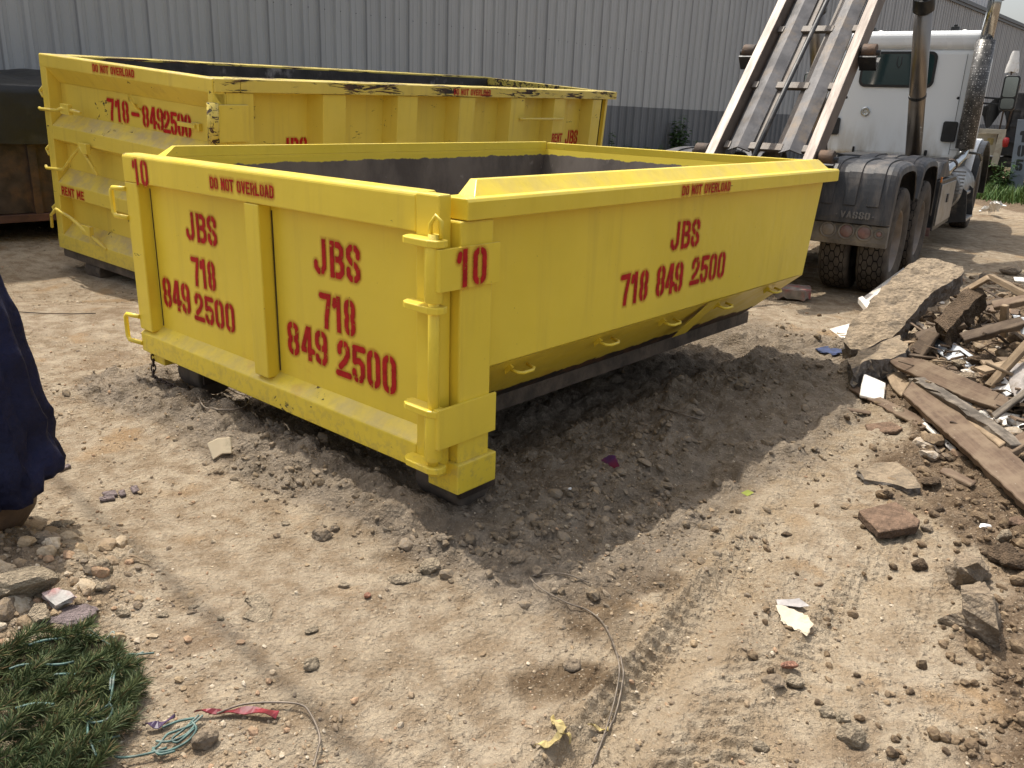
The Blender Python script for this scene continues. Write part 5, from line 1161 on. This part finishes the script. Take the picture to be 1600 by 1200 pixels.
board('plank', 'dark plank end poking out from beneath the big slab', 'plank', [(1428, 520), (1500, 496), (1508, 506), (1436, 534)], [(1430, 522, .10), (1500, 496, .18), (1436, 534, .10)], .03, 'wood_dark', 0, .003)
board('batten', 'brown batten lying along the top of the heap near the edge', 'batten', [(1548, 470), (1640, 452), (1640, 461), (1552, 480)], [(1548, 470, .32), (1640, 452, .36), (1552, 480, .31)], .03, 'wood_brown', 0, .002)
board('plank', 'short muddy plank below the grey crumpled sheet', 'plank', [(1562, 690), (1612, 668), (1622, 684), (1578, 708)], [(1562, 690, .11), (1612, 668, .15), (1578, 708, .10)], .03, 'wood_brown', 0, .003)
board('batten', 'pale splintered batten between the pinkish plank and the grey timber', 'batten', [(1490, 640), (1500, 634), (1572, 690), (1562, 697)], [(1490, 640, .13), (1500, 634, .135), (1565, 694, .12)], .03, 'wood_light', 0, .003)
board('board', 'dark board tilted in the shade left of the grooved panel', 'board', [(1420, 545), (1450, 515), (1468, 520), (1440, 556)], [(1420, 545, .07), (1450, 515, .16), (1440, 556, .07)], .02, 'wood_dark', 0, .003)
# loose splinters and roots in the dark of the heap
rg = random.Random(5); m1 = MB(); m2 = MB(); m3 = MB()
for i in range(420):
    px = rg.uniform(1440, 1640); py = rg.uniform(440, 700)
    if (py < 440+(1640-px)*.25 and px < 1500) or (py > 640 and px < 1520): continue
    p = on(px, py, rg.uniform(-.01, .07)); L_ = rg.uniform(.04, .2)*(1.7 if i % 7 == 0 else 1); a = rg.uniform(0, 6.28); e = rg.uniform(-.35, .4)
    d = Vector((math.cos(a)*math.cos(e), math.sin(a)*math.cos(e), math.sin(e)))*L_; mm = rg.choice((m1, m1, m1, m2, m3, m3)); t = rg.uniform(.004, .012)*(1.5 if i % 7 == 0 else 1)
    if rg.random() < .55: mm.tube([p, p+d*.5+Vector((rg.uniform(-.02, .02), rg.uniform(-.02, .02), rg.uniform(0, .03))), p+d], t*.7, 5)
    else:
        q = d.to_track_quat('X', 'Z').to_matrix().to_4x4(); mm.box(-L_/2, L_/2, -t*2.5, t*2.5, -t*.5, t*.5, Matrix.Translation(p+d/2) @ q)
tag(m1.build('dark_splinters', M['wood_dark']), kind='stuff'); tag(m2.build('pale_splinters', M['wood_light']), kind='stuff'); tag(m3.build('brown_splinters', M['wood_brown']), kind='stuff')
P = np.array([[*on(rg.uniform(1440, 1640), rg.uniform(430, 720), 0).xy] for _ in range(420)])
scatter('rubble_fragments', P, np.clip(np.random.default_rng(3).lognormal(-3.5, .5, len(P)), .012, .09), 8, 2, stone_mat('rubble', [(.16, .115, .075), (.22, .17, .12), (.09, .065, .045), (.42, .36, .29), (.13, .1, .075), (.30, .2, .14), (.6, .57, .52), (.1, .07, .05)]), flat=.55, seed=6)
# ------------------------------------------------------------------ wires, strips, chain
def wirepath(pts, dz=.01, n=8):
    P_ = [on(px, py, 0) for px, py in pts]; P_ = [Vector((p.x, p.y, ht(p.x, p.y)+dz)) for p in P_]; out = []
    for i in range(len(P_)-1):
        p0, p1, p2, p3 = P_[max(i-1, 0)], P_[i], P_[i+1], P_[min(i+2, len(P_)-1)]
        for k in range(n):
            t = k/n; q = .5*((2*p1)+(p2-p0)*t+(2*p0-5*p1+4*p2-p3)*t*t+(-p0+3*p1-3*p2+p3)*t**3); out.append(Vector((q.x, q.y, max(q.z, ht(q.x, q.y)+.003))))
    return out+[P_[-1]]
def wire(name, label, pts, r, mat, dz=.01): return tag(MB().tube(wirepath(pts, dz), r, 6).build(name, M[mat]), label, 'wire')
wire('wire', 'long rusty wire with a loop, trailing down the middle of the foreground', [(920, 918), (880, 907), (838, 905), (829, 915), (850, 940), (885, 953), (920, 960), (945, 990), (966, 1040), (962, 1090), (945, 1150), (920, 1210)], .0024, 'wire')
wire('wire', 'second rusty wire running close beside the long looped one', [(955, 1010), (972, 1050), (970, 1085), (958, 1130), (940, 1165), (925, 1200)], .0028, 'wire', .006)
wire('wire', 'bent wire arching over the crimson strip at the bottom', [(340, 1130), (380, 1112), (430, 1110), (470, 1113), (486, 1128), (500, 1160), (496, 1185), (490, 1210)], .003, 'wire', .02)
wire('wire', 'short bent wire lying in the dumpster shadow', [(1030, 650), (1058, 657), (1085, 664), (1105, 658), (1118, 643)], .004, 'wire', .012)
wire('wire', 'thin wire lying flat across the dirt at the far left', [(-10, 487), (50, 491), (110, 493), (150, 492)], .004, 'rusty_dark')
wire('wire_ring', 'loop of wire poking out from under the left of the gate', [(312, 636), (322, 648), (350, 653), (380, 646), (391, 632), (372, 622), (350, 622)], .0045, 'wire', .03)
wire('wire', 'straight wire leaning into the loop under the gate', [(330, 616), (350, 630), (366, 642)], .005, 'wire', .06)
def ribbon(name, label, cat, pts, ws, mat, dz=.012, tw=.006):
    P_ = wirepath(pts, dz, 5); n = len(P_); vs = []
    for i, p in enumerate(P_):
        t = (P_[min(i+1, n-1)]-P_[max(i-1, 0)]).normalized(); s = t.cross(Vector((0, 0, 1))).normalized(); w = np.interp(i/(n-1), np.linspace(0, 1, len(ws)), ws)
        up = Vector((0, 0, tw*math.sin(i*1.1))); z = Vector((0, 0, .003+.004*(1+math.sin(i*.7))))
        vs += [p+s*w/2+up+z, p-s*w/2-up*.5+z, p-s*w/2-up*.5+z-Vector((0, 0, .0025)), p+s*w/2+up+z-Vector((0, 0, .0025))]
    fs = [(4*i+a, 4*i+(a+1) % 4, 4*i+4+(a+1) % 4, 4*i+4+a) for i in range(n-1) for a in range(4)]+[(0, 3, 2, 1), (4*n-4, 4*n-3, 4*n-2, 4*n-1)]
    return tag(MB().add(vs, fs).build(name, M[mat]), label, cat)
ribbon('crimson_strip', 'crimson pointed strip of plastic on the dirt at the bottom left', 'strip', [(304, 1125), (340, 1122), (385, 1120), (434, 1126)], [.002, .014, .022, .024], 'red_scrap')
ribbon('purple_scrap', 'purple pointed scrap between the greenery and the crimson strip', 'scrap', [(228, 1143), (248, 1141), (275, 1130)], [.004, .022, .002], 'purple_scrap')
ribbon('yellow_tape', 'torn yellow tape scrap, the larger crossed piece at the bottom', 'tape', [(834, 1173), (855, 1170), (872, 1158), (880, 1143), (866, 1138), (862, 1128)], [.01, .018, .014, .018, .02, .006], 'yellow_tape', .01)
ribbon('yellow_tape', 'torn yellow tape strand crossing the larger piece', 'tape', [(862, 1142), (876, 1155), (888, 1168), (890, 1172)], [.006, .013, .009, .004], 'yellow_tape', .02)
ribbon('yellow_tape', 'small yellow tape scrap under the trailing wire', 'tape', [(918, 1143), (935, 1144), (950, 1149)], [.006, .014, .006], 'yellow_tape', .008)
ribbon('stick', 'thin pale stick lying at the edge of the cable shadow', 'stick', [(203, 876), (220, 881), (236, 887)], [.009, .009, .007], 'wood_light', .012, .0)
board('can', 'crushed white and red carton in the stones at the left', 'carton', [(66, 925), (86, 918), (110, 922), (116, 934), (88, 946), (72, 936)], [(66, 925, .05), (110, 922, .06), (88, 946, .03)], .03, 'carton' if 'carton' in M else 'white_board', .02, .004, .02, 0)
board('blue_rag', 'dark blue rag in the dirt left of the big slab', 'rag', [(1275, 543), (1290, 540), (1318, 546), (1325, 552), (1300, 553), (1282, 550)], [(1275, 543, .02), (1318, 546, .04), (1300, 553, .02)], .012, 'blue_rag', .03, .006, .03, 0)
# chain from the far gate corner
pts = [(222, 549), (226, 565), (232, 580), (244, 594), (262, 606), (285, 612)]
p0 = D1.matrix_world @ Vector((-W+.02, .05, .0)); g0 = on(238, 588, .03); g1_ = on(290, 612, .02)
path = [p0, p0.lerp(g0, .35)+Vector((0, 0, -.04)), p0.lerp(g0, .7)+Vector((0, 0, -.045)), g0, g0.lerp(g1_, .5)+Vector((0, 0, .0)), g1_]
m = MB(); S_ = [];
for a, b in zip(path[:-1], path[1:]):
    for k in range(6): S_.append(a.lerp(b, k/6))
d = 0; last = S_[0]; idx = 0
for q in S_[1:]:
    if (q-last).length < .024: continue
    t = (q-last).normalized(); sd = t.cross(Vector((0, 0, 1))); sd = (sd if sd.length > .1 else Vector((1, 0, 0))).normalized(); s2 = sd if idx % 2 else t.cross(sd); c = (q+last)/2
    ring = [c+t*.022*math.cos(2*math.pi*k/10)+s2*.012*math.sin(2*math.pi*k/10) for k in range(11)]; m.tube(ring, .0042, 5, False); last = q; idx += 1
tag(m.build('chain', M['chain']), 'rusty chain hanging from the far bottom corner of the low dumpster gate', 'chain')
# ------------------------------------------------------------------ covered drum at the left edge
dc = at(-45, 858, 0); dx, dy = dc.x, dc.y+.06
D_ = MB().lathe([(.001, .0), (.09, .005), (.15, .03), (.19, .09), (.205, .17), (.205, .62), (.19, .66), (.001, .67)], Matrix.Translation((dx, dy, ht(dx, dy)-.01)), 40).build('steel_drum', M['drum'])
tag(D_, 'rusty round bottomed steel drum showing below the blue cover at the left edge', 'drum')
nq, nz = 96, 34; vs = []
for j in range(nz):
    s = j/(nz-1)
    for i in range(nq):
        q = 2*math.pi*i/nq; z = .215+s*.93+.035*math.sin(2*q+1)*(1-s)**2+.02*math.sin(5*q)*(1-s)**3
        r = np.interp(s, [0, .04, .3, .65, .9, 1.], [.285, .28, .245, .205, .15, .02])
        f = fbm(np.array([math.cos(q)*1.3+3]), np.array([math.sin(q)*1.3+s*.5]), 3.2, 3, 91)[0]
        r = r+(1-s)**.7*(.026*math.sin(9*q+2.5*s+4*f)+.05*f)+.012*math.sin(30*s+6*f)*(.3+.7*(s < .25)); r = max(r, .015)
        vs.append((dx+r*math.cos(q), dy+r*math.sin(q), z))
o = MB().add(vs, [(j*nq+i, j*nq+(i+1) % nq, (j+1)*nq+(i+1) % nq, (j+1)*nq+i) for j in range(nz-1) for i in range(nq)], True).build('fabric_cover', M['blue_tarp'])
sdm = o.modifiers.new('thickness', 'SOLIDIFY'); sdm.thickness = .006
tag(o, 'navy blue fabric cover draped over the drum at the left edge', 'cover')
# ------------------------------------------------------------------ artificial fir garland
GA = empty('fir_garland', 'matted dark green artificial fir garland with wire ties in the bottom left corner', 'garland'); 
V = []; F = []; rgn = np.random.default_rng(12); b = 0; stems = MB()
strands = []
for k in range(20):
    t = k/19; e = on(np.interp(t, [0, .35, .7, 1], [130, 205, 222, 165]), np.interp(t, [0, .35, .7, 1], [1000, 1045, 1100, 1200]), 0)
    s = on(np.interp(t, [0, 1], [-150, -120]), np.interp(t, [0, 1], [1090, 1420]), 0); strands.append((s, e))
for k, (s, e) in enumerate(strands):
    n = 24; P_ = []
    for i in range(n):
        q = s.lerp(e, i/(n-1)); ph = k*1.7
        P_.append(np.array([q.x+.018*math.sin(i*.6+ph), q.y+.018*math.cos(i*.7+ph), ht(q.x, q.y)+.035+.018*math.sin(i*.5+ph*2)+.012*math.sin(k*2.1)]))
    stems.tube([Vector(p) for p in P_], .0035, 5)
    P_ = np.array(P_)
    for i in range(n-1):
        t = P_[i+1]-P_[i]; L_ = np.linalg.norm(t); t = t/L_; a = np.cross(t, [0, 0, 1]); a /= np.linalg.norm(a); c = np.cross(a, t)
        cnt = int(L_*2500*(1.25 if i > 8 else .9))
        for _ in range(cnt):
            u = rgn.uniform(0, 1); q = rgn.uniform(-.5, 3.64); o_ = P_[i]+t*u*L_; rad = a*math.cos(q)+c*math.sin(q); ln = rgn.uniform(.016, .056)
            d = t*rgn.uniform(.35, .95)+rad*rgn.uniform(.5, 1.)+rgn.normal(0, .30, 3); d /= np.linalg.norm(d); w_ = np.cross(d, rgn.normal(size=3)); w_ /= np.linalg.norm(w_); w_ *= .0011
            tip = o_+d*ln; md = o_+d*ln*.55+np.array([0, 0, .003])
            V += [o_-w_*.6, o_+w_*.6, md+w_, md-w_, tip]; F += [(b, b+1, b+2), (b, b+2, b+3), (b+3, b+2, b+4)]; b += 5
fast_mesh('needles', np.array(V), np.array(F), M['needles'], GA); stems.build('stem', M['wood_dark'], GA)
def tie(pts, r=.0035, dz=.06): return MB().tube(wirepath(pts, dz, 6), r, 6).build('wire_tie', M['green_wire'], GA)
tie([(190, 1066), (183, 1085), (180, 1105), (175, 1128), (160, 1140), (145, 1160), (170, 1158), (180, 1140), (175, 1128)], .0032)
tie([(188, 1068), (178, 1088), (176, 1108)], .003); tie([(145, 1160), (140, 1150), (137, 1145)], .003); tie([(142, 1160), (142, 1180), (148, 1198), (155, 1215)], .003)
tie([(145, 1162), (152, 1175), (170, 1172), (190, 1168)], .003, .03)
tie([(90, 1085), (110, 1083), (125, 1086)]); tie([(50, 1040), (75, 1030), (110, 1025)]); tie([(20, 1075), (45, 1070), (95, 1068), (120, 1062)]); tie([(30, 1140), (60, 1134), (90, 1132)])
tie([(140, 995), (155, 1005), (165, 1010), (178, 998), (180, 1008)], .003, .02); tie([(180, 1037), (200, 1030), (220, 1030), (242, 1029)], .003, .015); tie([(190, 1034), (205, 1036), (225, 1028)], .003, .015); tie([(216, 1035), (217, 1055), (212, 1066)], .0022, .01)
tie([(120, 1015), (150, 1018), (175, 1030)], .003, .05)
m = MB()
for pts in ([(318, 1130), (300, 1145), (275, 1152), (262, 1160), (250, 1175), (240, 1185), (262, 1186), (285, 1176), (300, 1165), (308, 1150), (300, 1140)], [(312, 1132), (290, 1148), (270, 1165), (280, 1170), (305, 1150)], [(245, 1170), (265, 1168), (290, 1160), (306, 1148)], [(240, 1180), (250, 1188), (275, 1184)], [(150, 1185), (190, 1195), (230, 1190), (262, 1178)], [(255, 1150), (280, 1140), (305, 1138)]):
    m.tube(wirepath(pts, .02, 6), .0034, 6)
tag(m.build('wire_tangle', M['green_wire']), 'tangled pale green coated wire beside the dark angular stone', 'wire')
# ------------------------------------------------------------------ weeds
def wl(X, Y, z=0): return WB.matrix_world @ Vector((X, Y, z))
def weed(name, label, base, h, n, leaf, spread, seed, mat='leaf', group=None, droop=.3):
    rg = random.Random(seed); e = empty(name, label, 'weed', group); e.location = base; st = MB(); lf = MB()
    for k in range(n):
        a = rg.uniform(0, 6.28); hh = h*rg.uniform(.6, 1.); sx = spread*rg.uniform(.2, 1)
        pts = [Vector((math.cos(a)*sx*.25*t*t+math.cos(a)*sx*.4*t, math.sin(a)*sx*.4*t, hh*t)) for t in (0, .25, .5, .75, 1.)]
        st.tube(pts, [.010, .009, .007, .005, .003], 5)
        m_ = int(hh/leaf*11)
        for i in range(m_):
            t = rg.uniform(.12, 1); p = Vector((math.cos(a)*sx*(.25*t*t+.4*t), math.sin(a)*sx*.4*t, hh*t)); b_ = rg.uniform(0, 6.28); d = Vector((math.cos(b_), math.sin(b_), rg.uniform(-droop, .5))).normalized(); L_ = leaf*rg.uniform(.6, 1.2)*(1.15-.5*t)
            s = d.cross(Vector((0, 0, 1))).normalized()*L_*.28; q = p+d*L_*.3
            lf.add([q, q+d*L_*.45+s, q+d*L_*1.0-Vector((0, 0, L_*.18)), q+d*L_*.45-s], [(0, 1, 2), (0, 2, 3)])
    st.build('stem', M['leaf'], e); lf.build('leaves', M[mat], e, 0, 2, False); return e
weed('weed', 'tallest leafy weed growing against the dark band of the warehouse wall', wl(11.25, -.3), 1.58, 13, .19, .42, 1)
weed('weed', 'small leafy weed at the wall beside the tallest one, nearer the truck', wl(12.2, -.35), .95, 5, .13, .35, 2)
weed('weed', 'thin weed at the wall beside the back end of the tall dumpster', wl(8.45, -.3), 1.15, 4, .12, .3, 3)
weed('weed', 'spindly weed at the wall between the dumpster end and the tallest weed', wl(9.4, -.3), .95, 6, .13, .5, 4)
weed('weed', 'low bushy weed at the wall left of the tallest weed', wl(10.2, -.35), .9, 7, .13, .55, 5)
weed('weed', 'bushy weed standing behind the truck wheel, left side of the grass patch', Vector((10.6, 19.0, 0)), 1.0, 9, .16, .8, 6)
weed('weed', 'broad weed at the foot of the number post', Vector((11.3, 19.2, 0)), .75, 9, .15, .8, 7)
def blades(pts, h, name, mat, seed):
    rg = np.random.default_rng(seed); V = []; F = []; b = 0
    for (x, y) in pts:
        a = rg.uniform(0, 6.28); hh = h*rg.uniform(.35, 1.2); le = rg.uniform(.1, .55)*hh; d = np.array([math.cos(a), math.sin(a), 0]); s = np.array([-d[1], d[0], 0])*(.010+.004*rg.random()); z0 = 0
        for t, w in ((0, 1), (.4, .9), (.75, .6), (1., .05)): 
            p = np.array([x, y, z0])+d*le*t*t+np.array([0, 0, hh*(t-.25*t*t*le/hh)]); V += [p-s*w, p+s*w]
        F += [(b+2*i, b+2*i+1, b+2*i+3, b+2*i+2) for i in range(3)]; b += 8
    return tag(fast_mesh(name, np.array(V), np.array(F), M[mat]), kind='stuff')
rgn = np.random.default_rng(4)
gp_ = np.concatenate([np.stack([rgn.normal(10.5, .55, 1500), rgn.normal(17.9, .5, 1500)], -1), np.stack([rgn.uniform(9.6, 13.5, 2500), rgn.uniform(18.4, 21, 2500)], -1)])
gp_ = gp_[(gp_[:, 0] > 9.3+.0*gp_[:, 1])]
blades(gp_, .42, 'grass', 'grass', 5)
q = np.array([[*wl(rgn.uniform(7.8, 12.6), rgn.uniform(-.7, -.05)).xy] for _ in range(2200)]); blades(q, .62, 'wall_grass', 'leaf', 6)
# ------------------------------------------------------------------ overhead cable
a = Vector((-1.06, 2.40, 0)); off = SUN*(6.2/SUN.z); dcb = Vector((1.08, -1.04, 0)).normalized(); mid = a+off
m = MB().tube([mid+dcb*(-25+50*i/30)+Vector((0, 0, .9*((i-15)/15)**2)) for i in range(31)], .017, 8).build('overhead_cable', M['blk'])
tag(m, 'thick black service cable strung overhead across the yard', 'cable')
# ------------------------------------------------------------------ groups of repeats
GR = {'stone': 'loose stones and clods on the dirt', 'plank': 'planks on the rubble heap', 'batten': 'pale battens on the rubble heap', 'concrete_chunk': 'broken concrete chunks on the rubble heap',
      'white_sheet': 'white sheet scraps in the rubble', 'white_board': 'white boards in the rubble', 'board': 'muddy board ends in the rubble', 'trim_strip': 'trim strips beside the longest plank', 'slate_chip': 'slate chips left of the gate',
      'yellow_tape': 'torn yellow tape scraps', 'weed': 'weeds growing along the yard edge', 'wire': 'loose wires on the ground', 'roll_off_dumpster': 'yellow dumpsters in the yard', 'stick': 'sticks on the dirt'}
for o in list(C.objects):
    if o.parent is None and o.get('category'):
        k = o.name.split('.')[0]
        if k in GR: o['group'] = GR[k]
